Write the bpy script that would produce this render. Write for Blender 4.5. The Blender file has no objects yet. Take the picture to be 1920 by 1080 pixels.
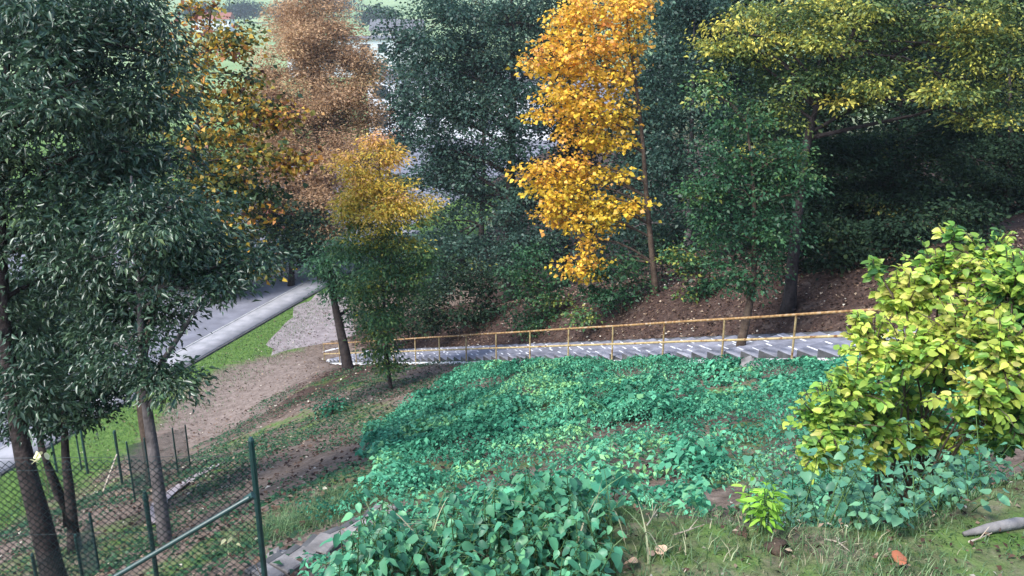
import bpy, math, random
import numpy as np
from mathutils import Vector, Matrix
random.seed(7)
RNG = np.random.default_rng(11)
R = math.radians
SC = bpy.context.scene
COL = SC.collection

# ------------------------------------------------------------------ camera
PITCH, FPX, CAMZ = R(18), 1663.0, 18.4
CP, SP = math.cos(PITCH), math.sin(PITCH)
cam_d = bpy.data.cameras.new('camera')
cam_d.lens = 36 * FPX / 1920
cam_d.sensor_width = 36
cam_d.clip_start, cam_d.clip_end = .1, 8000
cam = bpy.data.objects.new('camera', cam_d)
COL.objects.link(cam)
cam.location = (0, 0, CAMZ)
cam.rotation_euler = (R(90) - PITCH, 0, 0)
SC.camera = cam

# ------------------------------------------------------------------ light
SUN_AZ, SUN_EL = R(-125), R(52)
world = bpy.data.worlds.new('World')
SC.world = world
world.use_nodes = True
wn = world.node_tree
bg = wn.nodes['Background']
sky = wn.nodes.new('ShaderNodeTexSky')
sky.sky_type = 'NISHITA'
sky.sun_disc = False
sky.sun_elevation = SUN_EL
sky.sun_rotation = SUN_AZ
sky.air_density, sky.dust_density, sky.ozone_density = 1.0, 1.2, 1.5
wn.links.new(sky.outputs[0], bg.inputs[0])
bg.inputs[1].default_value = .14
sun_d = bpy.data.lights.new('sun', 'SUN')
sun_d.energy = 2.15
sun_d.angle = R(18)
sun_d.color = (1, .985, .95)
sun = bpy.data.objects.new('sun', sun_d)
COL.objects.link(sun)
sv = Vector((math.sin(SUN_AZ) * math.cos(SUN_EL), math.cos(SUN_AZ) * math.cos(SUN_EL), math.sin(SUN_EL)))
sun.rotation_euler = sv.to_track_quat('Z', 'Y').to_euler()
SC.view_settings.view_transform = 'Standard'
SC.view_settings.look = 'None'
SC.view_settings.exposure = 1.45
SC.view_settings.gamma = 1
SC.cycles.max_bounces = 6
SC.cycles.diffuse_bounces = 3
SC.cycles.transmission_bounces = 4
SC.cycles.volume_bounces = 0
SC.cycles.use_denoising = True

# ------------------------------------------------------------------ helpers
def at(px, py, Z):
    xc, yc = (px - 960) / FPX * Z, (py - 540) / FPX * Z
    return np.array([xc, Z * CP - yc * SP, CAMZ - (Z * SP + yc * CP)])

def tag(o, label=None, cat=None, group=None, kind=None):
    if label: o['label'] = label
    if cat: o['category'] = cat
    if group: o['group'] = group
    if kind: o['kind'] = kind
    return o

def link(name, me, mat=None, parent=None):
    o = bpy.data.objects.new(name, me)
    COL.objects.link(o)
    if mat and not me.materials: me.materials.append(mat)
    if parent: o.parent = parent
    return o

def empty(name, loc=(0, 0, 0), rz=0):
    o = bpy.data.objects.new(name, None)
    o.empty_display_size = .2
    COL.objects.link(o)
    o.location = loc
    o.rotation_euler = (0, 0, rz)
    bpy.context.view_layer.update()
    return o

def np_mesh(name, V, F, tone=None, smooth=False):
    """V (n,3); F (m,k) with one face size"""
    V = np.asarray(V, np.float32); F = np.asarray(F, np.int32)
    me = bpy.data.meshes.new(name)
    me.vertices.add(len(V)); me.vertices.foreach_set('co', V.ravel())
    m, k = F.shape
    me.loops.add(m * k); me.loops.foreach_set('vertex_index', F.ravel())
    me.polygons.add(m); me.polygons.foreach_set('loop_start', np.arange(0, m * k, k, dtype=np.int32))
    if tone is not None:
        a = me.attributes.new('tone', 'FLOAT', 'POINT')
        a.data.foreach_set('value', np.asarray(tone, np.float32))
    me.update(calc_edges=True)
    if smooth: me.polygons.foreach_set('use_smooth', np.ones(m, bool))
    return me

class MB:
    """collects quads, boxes and tubes into one mesh"""
    def __init__(s): s.v, s.f = [], []
    def add(s, V, F):
        b = len(s.v)
        s.v += [tuple(map(float, p)) for p in V]
        s.f += [tuple(int(i) + b for i in q) for q in F]
    def box(s, c, sx, sy, sz, ax=(1, 0, 0), ay=(0, 1, 0), az=(0, 0, 1), bev=0):
        c, ax, ay, az = (np.array(q, float) for q in (c, ax, ay, az))
        def ring(z, k): return [c + ax * x * (sx / 2 - k) + ay * y * (sy / 2 - k) + az * z for x, y in ((-1, -1), (1, -1), (1, 1), (-1, 1))]
        h = sz / 2
        zs = [(-h, bev), (-h + bev, 0), (h - bev, 0), (h, bev)] if bev else [(-h, 0), (h, 0)]
        V = [p for z, k in zs for p in ring(z, k)]
        n = len(zs)
        F = [(3, 2, 1, 0)] + [(4 * i + j, 4 * i + (j + 1) % 4, 4 * i + 4 + (j + 1) % 4, 4 * i + 4 + j) for i in range(n - 1) for j in range(4)] + [tuple(4 * (n - 1) + j for j in range(4))]
        s.add(V, F)
    def tube(s, pts, rad, n=6, cap=True):
        P = [np.array(p, float) for p in pts]
        if np.isscalar(rad): rad = [rad] * len(P)
        V = []
        for i, p in enumerate(P):
            t = P[min(i + 1, len(P) - 1)] - P[max(i - 1, 0)]
            t = t / (np.linalg.norm(t) + 1e-9)
            u = np.cross(t, (0, 0, 1) if abs(t[2]) < .9 else (0, 1, 0)); u /= np.linalg.norm(u)
            w = np.cross(t, u)
            V += [p + (u * math.cos(a) + w * math.sin(a)) * rad[i] for a in (2 * math.pi * j / n for j in range(n))]
        F = [(i * n + j, i * n + (j + 1) % n, (i + 1) * n + (j + 1) % n, (i + 1) * n + j) for i in range(len(P) - 1) for j in range(n)]
        s.add(V, F)
        if cap:
            b = len(s.v) - len(V)
            s.f += [tuple(b + j for j in reversed(range(n))), tuple(b + len(V) - n + j for j in range(n))]
    def build(s, name, mat, parent=None, smooth=False):
        me = bpy.data.meshes.new(name)
        me.from_pydata(s.v, [], s.f)
        if smooth: me.polygons.foreach_set('use_smooth', np.ones(len(me.polygons), bool))
        me.update()
        return link(name, me, mat, parent)

def vnoise(x, y, seed=0):
    """smooth value noise, about -1..1"""
    x = np.asarray(x, float); y = np.asarray(y, float)
    xi, yi = np.floor(x).astype(np.int64), np.floor(y).astype(np.int64)
    fx, fy = x - xi, y - yi
    fx, fy = fx * fx * (3 - 2 * fx), fy * fy * (3 - 2 * fy)
    def h(a, b):
        v = np.sin(a * 127.1 + b * 311.7 + seed * 74.7) * 43758.5453
        return (v - np.floor(v)) * 2 - 1
    return (h(xi, yi) * (1 - fx) + h(xi + 1, yi) * fx) * (1 - fy) + (h(xi, yi + 1) * (1 - fx) + h(xi + 1, yi + 1) * fx) * fy

def fbm(x, y, seed=0, o=3):
    r = 0; a = 1; t = 0
    for i in range(o):
        r = r + a * vnoise(np.asarray(x) * 2 ** i, np.asarray(y) * 2 ** i, seed + i); t += a; a *= .5
    return r / t

def sstep(a, b, x):
    t = np.clip((np.asarray(x, float) - a) / (b - a), 0, 1)
    return t * t * (3 - 2 * t)

# ------------------------------------------------------------------ materials
def nodes(name):
    m = bpy.data.materials.new(name)
    m.use_nodes = True
    nt = m.node_tree
    return m, nt, nt.nodes['Principled BSDF']

def N(nt, t, **kw):
    n = nt.nodes.new(t)
    for k, v in kw.items(): setattr(n, k, v)
    return n

def ramp(nt, cols):
    r = N(nt, 'ShaderNodeValToRGB')
    e = r.color_ramp.elements
    while len(e) < len(cols): e.new(.5)
    for i, (p, c) in enumerate(cols):
        e[i].position = p; e[i].color = (*c, 1)
    return r

def surf(name, cols, scale=3, rough=.9, bump=.3, bscale=20, detail=6, spec=.2, metal=0, dist=.02):
    m, nt, b = nodes(name)
    g = N(nt, 'ShaderNodeNewGeometry')
    n1 = N(nt, 'ShaderNodeTexNoise'); n1.inputs['Scale'].default_value = scale; n1.inputs['Detail'].default_value = detail
    nt.links.new(g.outputs['Position'], n1.inputs['Vector'])
    r = ramp(nt, cols)
    nt.links.new(n1.outputs['Fac'], r.inputs[0])
    oi = N(nt, 'ShaderNodeObjectInfo')
    hs = N(nt, 'ShaderNodeHueSaturation')
    mr = N(nt, 'ShaderNodeMapRange'); mr.inputs[3].default_value = .82; mr.inputs[4].default_value = 1.15
    nt.links.new(oi.outputs['Random'], mr.inputs[0]); nt.links.new(mr.outputs[0], hs.inputs['Value'])
    nt.links.new(r.outputs[0], hs.inputs['Color']); nt.links.new(hs.outputs[0], b.inputs['Base Color'])
    n2 = N(nt, 'ShaderNodeTexNoise'); n2.inputs['Scale'].default_value = bscale; n2.inputs['Detail'].default_value = 5
    nt.links.new(g.outputs['Position'], n2.inputs['Vector'])
    bp = N(nt, 'ShaderNodeBump'); bp.inputs['Strength'].default_value = bump; bp.inputs['Distance'].default_value = dist
    nt.links.new(n2.outputs['Fac'], bp.inputs['Height']); nt.links.new(bp.outputs[0], b.inputs['Normal'])
    b.inputs['Roughness'].default_value = rough
    b.inputs['Specular IOR Level'].default_value = spec
    b.inputs['Metallic'].default_value = metal
    return m

def leafmat(name, cols, jit=.35, trans=.3, rough=.5, spec=.35, vary=.35):
    """cols: ramp over tone (0..1); every leaf jitters along it"""
    m, nt, b = nodes(name)
    at_ = N(nt, 'ShaderNodeAttribute', attribute_name='tone')
    g = N(nt, 'ShaderNodeNewGeometry'); oi = N(nt, 'ShaderNodeObjectInfo')
    def math_(op, a, bb):
        n = N(nt, 'ShaderNodeMath', operation=op)
        for i, q in enumerate((a, bb)):
            if isinstance(q, (int, float)): n.inputs[i].default_value = q
            else: nt.links.new(q, n.inputs[i])
        return n.outputs[0]
    rnd = math_('FRACT', math_('ADD', g.outputs['Random Per Island'], oi.outputs['Random']), 0)
    f = math_('ADD', at_.outputs['Fac'], math_('MULTIPLY', math_('SUBTRACT', rnd, .5), jit))
    r = ramp(nt, cols)
    nt.links.new(f, r.inputs[0])
    hs = N(nt, 'ShaderNodeHueSaturation')
    v = math_('ADD', math_('MULTIPLY', math_('FRACT', math_('MULTIPLY', rnd, 17.3), 0), vary * 2), 1 - vary)
    nt.links.new(v, hs.inputs['Value']); nt.links.new(r.outputs[0], hs.inputs['Color'])
    nt.links.new(hs.outputs[0], b.inputs['Base Color'])
    b.inputs['Roughness'].default_value = rough
    b.inputs['Specular IOR Level'].default_value = spec
    tr = N(nt, 'ShaderNodeBsdfTranslucent')
    nt.links.new(hs.outputs[0], tr.inputs['Color'])
    mx = N(nt, 'ShaderNodeMixShader'); mx.inputs[0].default_value = trans
    nt.links.new(b.outputs[0], mx.inputs[1]); nt.links.new(tr.outputs[0], mx.inputs[2])
    nt.links.new(mx.outputs[0], nt.nodes['Material Output'].inputs[0])
    return m

M = {}
M['bark_dark'] = surf('bark_dark', [(.3, (.018, .014, .013)), (.7, (.06, .046, .042))], 6, bump=.8, bscale=18, dist=.04)
M['bark_grey'] = surf('bark_grey', [(.3, (.05, .044, .042)), (.7, (.15, .13, .125))], 5, bump=.7, bscale=22, dist=.03)
M['bark_brown'] = surf('bark_brown', [(.3, (.035, .024, .018)), (.7, (.1, .07, .05))], 6, bump=.7, bscale=22, dist=.03)
M['concrete'] = surf('concrete', [(.3, (.14, .142, .165)), (.55, (.22, .22, .255)), (.75, (.3, .3, .335))], 4, bump=.35, bscale=40, dist=.01)
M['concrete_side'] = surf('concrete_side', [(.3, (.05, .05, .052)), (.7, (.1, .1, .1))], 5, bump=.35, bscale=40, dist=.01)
M['concrete_pale'] = surf('concrete_pale', [(.3, (.42, .42, .43)), (.7, (.62, .62, .62))], 5, bump=.3, bscale=40, dist=.01)
M['pale_strip'] = surf('pale_strip', [(.3, (.6, .6, .62)), (.7, (.8, .8, .8))], 9, bump=.2)
M['asphalt'] = surf('asphalt', [(.3, (.16, .16, .185)), (.7, (.25, .25, .29))], 1.2, bump=.3, bscale=60, dist=.01)
M['sidewalk'] = surf('sidewalk', [(.3, (.2, .2, .21)), (.7, (.31, .3, .315))], 1.5, bump=.3, bscale=50, dist=.01)
M['kerb'] = surf('kerb', [(.3, (.22, .22, .22)), (.7, (.34, .34, .34))], 3, bump=.2)
M['gravel'] = surf('gravel', [(.25, (.2, .165, .165)), (.5, (.3, .255, .255)), (.75, (.4, .35, .35))], 2.2, bump=.6, bscale=30, detail=9)
M['rail_yellow'] = surf('rail_yellow', [(.35, (.17, .07, .022)), (.45, (.36, .26, .12)), (.7, (.46, .36, .19))], 7, rough=.55, bump=.2, bscale=60, spec=.4)
M['rail_rust'] = surf('rail_rust', [(.3, (.16, .075, .035)), (.55, (.4, .24, .1)), (.7, (.5, .38, .28))], 9, rough=.7, bump=.3, bscale=60)
M['fence_green'] = surf('fence_green', [(.3, (.008, .035, .032)), (.7, (.018, .065, .058))], 8, rough=.42, bump=.15, bscale=60, spec=.5)
M['wire'] = surf('wire', [(.3, (.012, .03, .033)), (.7, (.03, .06, .062))], 8, rough=.5, bump=.1)
M['stem_green'] = surf('stem_green', [(.3, (.04, .09, .03)), (.7, (.09, .16, .05))], 9, bump=.1)
M['twig'] = surf('twig', [(.3, (.06, .045, .03)), (.7, (.14, .11, .075))], 9, bump=.3)
M['dry'] = surf('dry', [(.3, (.3, .24, .17)), (.7, (.5, .43, .34))], 9, bump=.3)
M['stone'] = surf('stone', [(.3, (.14, .13, .125)), (.55, (.24, .22, .21)), (.75, (.34, .32, .3))], 6, bump=.5)
M['wall_white'] = surf('wall_white', [(.3, (.72, .72, .72)), (.7, (.8, .8, .8))], 1, bump=.1)
M['wall_cream'] = surf('wall_cream', [(.3, (.5, .46, .4)), (.7, (.6, .56, .5))], 1, bump=.1)
M['roof_red'] = surf('roof_red', [(.3, (.22, .08, .05)), (.7, (.32, .13, .09))], 2, bump=.3)
M['roof_grey'] = surf('roof_grey', [(.3, (.1, .1, .11)), (.7, (.18, .18, .19))], 2, bump=.3)
mg, ntg, bgl = nodes('glass'); bgl.inputs['Base Color'].default_value = (.04, .05, .06, 1); bgl.inputs['Roughness'].default_value = .08
M['glass'] = mg

L = {}
L['chestnut'] = leafmat('leaf_chestnut', [(0, (.016, .042, .024)), (.45, (.042, .09, .05)), (.8, (.1, .165, .085)), (1, (.17, .23, .09))], rough=.34, spec=.6)
L['darkgreen'] = leafmat('leaf_darkgreen', [(0, (.012, .032, .02)), (.5, (.03, .07, .04)), (.85, (.065, .115, .05)), (1, (.14, .16, .05))], rough=.5, spec=.25)
L['bluegreen'] = leafmat('leaf_bluegreen', [(0, (.022, .055, .04)), (.5, (.05, .105, .075)), (.85, (.1, .17, .11)), (1, (.22, .24, .09))], rough=.45, spec=.35)
L['midgreen'] = leafmat('leaf_midgreen', [(0, (.018, .06, .03)), (.5, (.04, .12, .05)), (.85, (.1, .2, .06)), (1, (.32, .32, .06))])
L['maple'] = leafmat('leaf_maple', [(0, (.02, .05, .024)), (.35, (.05, .09, .03)), (.55, (.22, .19, .035)), (.72, (.5, .32, .035)), (.88, (.5, .2, .04)), (1, (.14, .06, .05))], jit=.5)
L['rust'] = leafmat('leaf_rust', [(0, (.24, .14, .085)), (.5, (.44, .28, .165)), (.85, (.56, .37, .2)), (1, (.52, .43, .18))], rough=.7, spec=.15, vary=.16, jit=.25)
L['yellowtree'] = leafmat('leaf_yellowtree', [(0, (.025, .075, .035)), (.3, (.055, .14, .05)), (.48, (.16, .22, .05)), (.62, (.66, .5, .06)), (.85, (.68, .4, .08)), (1, (.5, .27, .16))], jit=.22)
L['orange'] = leafmat('leaf_orange', [(0, (.64, .5, .05)), (.4, (.78, .52, .05)), (.7, (.82, .45, .07)), (1, (.74, .33, .1))], jit=.55, trans=.35)
L['yellowgreen'] = leafmat('leaf_yellowgreen', [(0, (.03, .07, .03)), (.4, (.12, .18, .05)), (.7, (.4, .4, .07)), (1, (.6, .5, .09))], jit=.4)
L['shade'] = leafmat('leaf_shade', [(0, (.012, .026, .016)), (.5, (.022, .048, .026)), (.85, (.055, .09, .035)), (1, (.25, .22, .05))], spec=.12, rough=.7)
L['bush'] = leafmat('leaf_bush', [(0, (.06, .16, .05)), (.3, (.19, .37, .07)), (.6, (.4, .55, .09)), (.85, (.56, .63, .11)), (1, (.62, .58, .16))], jit=.5, trans=.45, rough=.42)
L['cover'] = leafmat('leaf_cover', [(0, (.02, .11, .062)), (.4, (.05, .24, .135)), (.75, (.12, .4, .23)), (1, (.27, .52, .2))], jit=.45, trans=.3, spec=.2)
L['nettle'] = leafmat('leaf_nettle', [(0, (.035, .14, .075)), (.5, (.07, .25, .135)), (1, (.15, .38, .17))], jit=.6, trans=.25, rough=.42)
L['vine'] = leafmat('leaf_vine', [(0, (.045, .15, .085)), (.5, (.08, .22, .13)), (1, (.14, .31, .16))], jit=.6, trans=.2, rough=.45)
L['lime'] = leafmat('leaf_lime', [(0, (.12, .3, .03)), (.5, (.22, .45, .04)), (1, (.36, .58, .08))], jit=.6, trans=.35)
L['grass'] = leafmat('grass_blade', [(0, (.04, .095, .035)), (.4, (.085, .165, .06)), (.75, (.17, .25, .11)), (1, (.42, .38, .24))], jit=.6, trans=.25)
L['litter'] = leafmat('leaf_litter', [(0, (.03, .018, .014)), (.35, (.09, .05, .035)), (.65, (.17, .11, .075)), (.88, (.34, .26, .18)), (1, (.52, .47, .38))], jit=1.0, trans=.1, rough=.75, spec=.15)
L['fallen_orange'] = leafmat('leaf_fallen_orange', [(0, (.5, .14, .06)), (1, (.55, .2, .1))], trans=.1)
L['fallen_tan'] = leafmat('leaf_fallen_tan', [(0, (.45, .28, .18)), (1, (.58, .4, .28))], trans=.1)
L['pale'] = leafmat('leaf_pale', [(0, (.7, .68, .3)), (1, (.85, .82, .6))], trans=.3)

# ------------------------------------------------------------------ terrain
S0 = np.array([6.5, 19.0]); SD = np.array([-.555, .832]); SN = np.array([.832, .555])
STW, ABOT = 2.3, 29.6
def along(x, y): return (x - S0[0]) * SD[0] + (y - S0[1]) * SD[1], (x - S0[0]) * SN[0] + (y - S0[1]) * SN[1]

def smin(a, b, k):
    h = np.clip(.5 + .5 * (b - a) / k, 0, 1)
    return b * (1 - h) + a * h - k * h * (1 - h)

def ground(x, y):
    x = np.asarray(x, float); y = np.asarray(y, float)
    a, s = along(x, y)
    left = np.clip(-s, 0, 26)
    D = 7.9 + .354 * a - .057 * left + .011 * left * np.clip(a, 0, 30) * sstep(0, 8, left)
    D = D + .16 * sstep(0, 3, left)
    D = D + .22 * np.clip(-3 - x, 0, 5) * sstep(22, 12, y)
    # wooded bank on the far side of the stairs
    r = np.clip(s - STW - .25, 0, 60)
    bank = (.55 * np.minimum(r, 2.6) + .05 * np.clip(r - 2.6, 0, 40)) * sstep(35, 22, a)
    D = D - bank
    # grassy terrace under the photographer
    fe = 4.3 + .28 * np.clip(x - 1, 0, 30) + .25 * np.sin(x * 2.1)
    T = 2.42 + .09 * y + .06 * np.clip(x - 1.5, -1, 30) * 0 + .95 * np.clip(y - fe, 0, 50) + 1.5 * np.clip(-.75 - x, 0, 20)
    D = smin(D, T, .5)
    D = smin(D, 18.4 + 0 * D, 1.2)
    D = np.minimum(D, 18.4)
    rough = sstep(60, 35, np.hypot(x, y)) * sstep(18.4, 17.4, D)
    rough = rough * (1 - sstep(-.9, -.1, s) * sstep(STW + .9, STW + .2, s))
    D = D - .09 * fbm(x * .8, y * .8, 3) * rough - .03 * vnoise(x * 3.1, y * 3.1, 9) * rough
    # keep the slope just under the stair flight
    on = sstep(-.25, 0, s) * sstep(STW + .3, STW, s) * sstep(ABOT + 1, ABOT - 1, a)
    D = D + .45 * on
    far = sstep(520, 1500, y)
    D = D - far * (60 + 14 * vnoise(x / 260, y / 300, 5))
    return CAMZ - D

def gz(x, y): return float(ground(x, y))

def hit(px, py, zmax=400):
    d = at(px, py, 1.0) - np.array([0, 0, CAMZ])
    t = np.concatenate([np.arange(2, 70, .04), np.arange(70, zmax, 1.0)])
    P = np.array([0, 0, CAMZ]) + t[:, None] * d
    below = P[:, 2] < ground(P[:, 0], P[:, 1])
    i = int(np.argmax(below)) if below.any() else len(t) - 1
    return P[i]

def axis(lo, hi, step, far):
    f = np.arange(lo, hi + 1e-6, step)
    out, v, st = [], hi, step
    while v < far:
        st *= 1.25; v += st; out.append(v)
    out = np.array(out)
    return np.concatenate([(lo - (out[::-1] - hi)), f, out])

xs, ys = axis(-30, 34, .36, 2600), axis(-4, 74, .36, 2600)
ys = ys[ys > -40]
GX, GY = np.meshgrid(xs, ys)
nv, nu = GX.shape
GZ = ground(GX, GY)
idx = np.arange(nv * nu).reshape(nv, nu)
Fq = np.stack([idx[:-1, :-1], idx[:-1, 1:], idx[1:, 1:], idx[1:, :-1]], -1).reshape(-1, 4)
gme = np_mesh('ground', np.stack([GX, GY, GZ], -1).reshape(-1, 3), Fq, smooth=True)

def inpoly(x, y, poly):
    x = np.asarray(x, float); y = np.asarray(y, float)
    c = np.zeros(x.shape, bool)
    n = len(poly)
    for i in range(n):
        x0, y0 = poly[i]; x1, y1 = poly[(i + 1) % n]
        k = ((y0 > y) != (y1 > y)) & (x < (x1 - x0) * (y - y0) / (y1 - y0 + 1e-12) + x0)
        c ^= k
    return c

def gpoly(pix): return [tuple(hit(a, b)[:2]) for a, b in pix]
# pavement line on the low ground
PA, PB = hit(0, 893)[:2], hit(600, 545)[:2]
pdir = (PB - PA) / np.linalg.norm(PB - PA)
pnor = np.array([-pdir[1], pdir[0]])          # to the left, towards the road
def pav(x, y): return (x - PA[0]) * pdir[0] + (y - PA[1]) * pdir[1], (x - PA[0]) * pnor[0] + (y - PA[1]) * pnor[1]

fx, fy = GX.ravel(), GY.ravel()
pa, pn = pav(fx, fy)
sa, ss = along(fx, fy)
nz = fbm(fx * .35, fy * .35, 21)
grass = sstep(-5.2, -1.6, pn + 1.6 * nz) * (fy < 90)
grass = np.maximum(grass, ((fy > 70) & (fx < -2)) * .9)
terr = sstep(8.5, 6, fy + nz * 1.5) * (fx > -1.0)
grass = np.maximum(grass, terr * .5)
slope_green = sstep(-.1, .5, fbm(fx * .5, fy * .5, 33) + .1) * (ss < -2.2) * (sa < 24) * .5 * (fy > 9)
grass = np.maximum(grass, slope_green)
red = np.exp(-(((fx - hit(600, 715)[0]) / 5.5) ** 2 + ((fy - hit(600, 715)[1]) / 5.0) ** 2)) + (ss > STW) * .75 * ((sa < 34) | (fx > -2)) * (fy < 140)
dq = hit(455, 745); dirt = np.exp(-(((fx - dq[0]) / 4.2) ** 2 + ((fy - dq[1]) / 6.5) ** 2) * .9)
grass = grass * (1 - .8 * sstep(.35, .7, dirt))
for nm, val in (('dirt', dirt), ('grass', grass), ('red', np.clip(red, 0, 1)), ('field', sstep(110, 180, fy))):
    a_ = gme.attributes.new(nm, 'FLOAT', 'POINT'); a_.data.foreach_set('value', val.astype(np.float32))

m, nt, b = nodes('ground')
g = N(nt, 'ShaderNodeNewGeometry')
def noise(sc, det=7, rough=.6):
    n = N(nt, 'ShaderNodeTexNoise'); n.inputs['Scale'].default_value = sc; n.inputs['Detail'].default_value = det; n.inputs['Roughness'].default_value = rough
    nt.links.new(g.outputs['Position'], n.inputs['Vector']); return n.outputs['Fac']
def attr(n): return N(nt, 'ShaderNodeAttribute', attribute_name=n).outputs['Fac']
def mix(f, a, b_):
    x = N(nt, 'ShaderNodeMix', data_type='RGBA')
    nt.links.new(f, x.inputs[0]); nt.links.new(a, x.inputs[6]); nt.links.new(b_, x.inputs[7]); return x.outputs[2]
def rp(f, cols):
    r = ramp(nt, cols); nt.links.new(f, r.inputs[0]); return r.outputs[0]
soil = rp(noise(5, 9, .75), [(.3, (.065, .047, .038)), (.5, (.15, .112, .09)), (.68, (.26, .2, .165))])
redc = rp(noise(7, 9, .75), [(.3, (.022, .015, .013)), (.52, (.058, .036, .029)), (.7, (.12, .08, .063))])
grs = rp(noise(4, 9, .75), [(.3, (.035, .07, .018)), (.5, (.085, .155, .035)), (.7, (.16, .22, .07))])
fld = rp(noise(.02, 6, .6), [(.35, (.16, .24, .1)), (.65, (.28, .36, .17))])
def gfac(n):
    x = N(nt, 'ShaderNodeMath', operation='ADD'); nt.links.new(attr(n), x.inputs[0])
    y = N(nt, 'ShaderNodeMath', operation='MULTIPLY_ADD'); nt.links.new(noise(1.7, 8, .7), y.inputs[0]); y.inputs[1].default_value = 1.6; y.inputs[2].default_value = -.8
    nt.links.new(y.outputs[0], x.inputs[1])
    z = N(nt, 'ShaderNodeMapRange'); z.inputs[1].default_value = .3; z.inputs[2].default_value = .7
    nt.links.new(x.outputs[0], z.inputs[0]); return z.outputs[0]
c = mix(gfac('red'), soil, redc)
drt = rp(noise(3, 9, .75), [(.3, (.1, .075, .062)), (.5, (.19, .147, .125)), (.7, (.28, .225, .195))])
c = mix(gfac('dirt'), c, drt)
c = mix(gfac('grass'), c, grs)
c = mix(attr('field'), c, fld)
nt.links.new(c, b.inputs['Base Color'])
b.inputs['Roughness'].default_value = .95
b.inputs['Specular IOR Level'].default_value = .1
bp = N(nt, 'ShaderNodeBump'); bp.inputs['Strength'].default_value = .6; bp.inputs['Distance'].default_value = .06
nt.links.new(noise(14, 6), bp.inputs['Height']); nt.links.new(bp.outputs[0], b.inputs['Normal'])
tag(link('ground', gme, m), 'sloping bank and flat ground with soil, leaf litter and grass', kind='structure')

# ------------------------------------------------------------------ road, pavement, gravel forecourt
def strip(name, mat, n0, n1, a0, a1, z, label, thick=0.0, seg=40):
    V, F = [], []
    A = np.linspace(a0, a1, seg + 1)
    for i, a in enumerate(A):
        for nn in (n0, n1):
            p = PA + pdir * a + pnor * nn
            V.append((p[0], p[1], z))
    F = [(2 * i, 2 * i + 2, 2 * i + 3, 2 * i + 1) for i in range(seg)]
    if thick:
        b0 = len(V)
        V += [(x, y, zz - thick) for x, y, zz in V]
        F += [(b0 + 2 * i, b0 + 2 * i + 2, 2 * i + 2, 2 * i) for i in range(seg)] + [(2 * i + 1, 2 * i + 3, b0 + 2 * i + 3, b0 + 2 * i + 1) for i in range(seg)]
    o = link(name, np_mesh(name, V, F), mat)
    return tag(o, label, kind='structure')
strip('road', M['asphalt'], 1.8, 30, -30, 230, .006, 'wide pale grey street seen through the trees')
strip('pavement', M['sidewalk'], .1, 1.65, -30, 42, .11, 'light grey pavement running along the street', .3)
kerb_root = strip('kerb', M['kerb'], 1.66, 1.8, -30, 42, .12, 'pale stone kerb between pavement and street', .3)
strip('pavement_edging', M['concrete_side'], -.06, .09, -30, 42, .075, 'dark edging along the grass side of the pavement', .3)
# pavement joints are slabs of their own close to the grass
# gravel forecourt at the foot of the stairs
fp = gpoly([(604, 690), (575, 690), (540, 684), (512, 670), (505, 645), (528, 612), (560, 575), (596, 548), (625, 545), (655, 560), (660, 600), (668, 640), (690, 652)])
cx, cy = np.mean([q[0] for q in fp]), np.mean([q[1] for q in fp])
def ring_at(k, wob):
    out = []
    n = len(fp)
    for i in range(n):
        for t in np.linspace(0, 1, 6, endpoint=False):
            x = fp[i][0] * (1 - t) + fp[(i + 1) % n][0] * t; y = fp[i][1] * (1 - t) + fp[(i + 1) % n][1] * t
            w = k + wob * float(vnoise(x * .9, y * .9, 44))
            out.append((cx + (x - cx) * w, cy + (y - cy) * w))
    return out
V = [(cx, cy, .012)]; F3 = []
ro = ring_at(1, .13)
V += [(x, y, .006) for x, y in ro]
F3 = [(0, 1 + i, 1 + (i + 1) % len(ro)) for i in range(len(ro))]
tag(link('gravel_path', np_mesh('gravel_path', V, F3), M['gravel']), 'pale gravel forecourt where the stairs reach the pavement', kind='structure')

# short concrete walk behind the wire fence
wp = [hit(412, 872), hit(372, 893), hit(335, 915), hit(300, 945), hit(292, 985)]
V, F = [], []
for i, p in enumerate(wp):
    t = wp[min(i + 1, len(wp) - 1)] - wp[max(i - 1, 0)]; t = t[:2] / np.linalg.norm(t[:2]); q = np.array([-t[1], t[0]])
    for s_ in (-.2, .2):
        x, y = p[:2] + q * s_
        V.append((x, y, gz(x, y) + .06))
F = [(2 * i, 2 * i + 1, 2 * i + 3, 2 * i + 2) for i in range(len(wp) - 1)]
tag(link('footpath', np_mesh('footpath', V, F), M['gravel']), 'narrow worn concrete footpath behind the wire fence', kind='structure')

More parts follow.
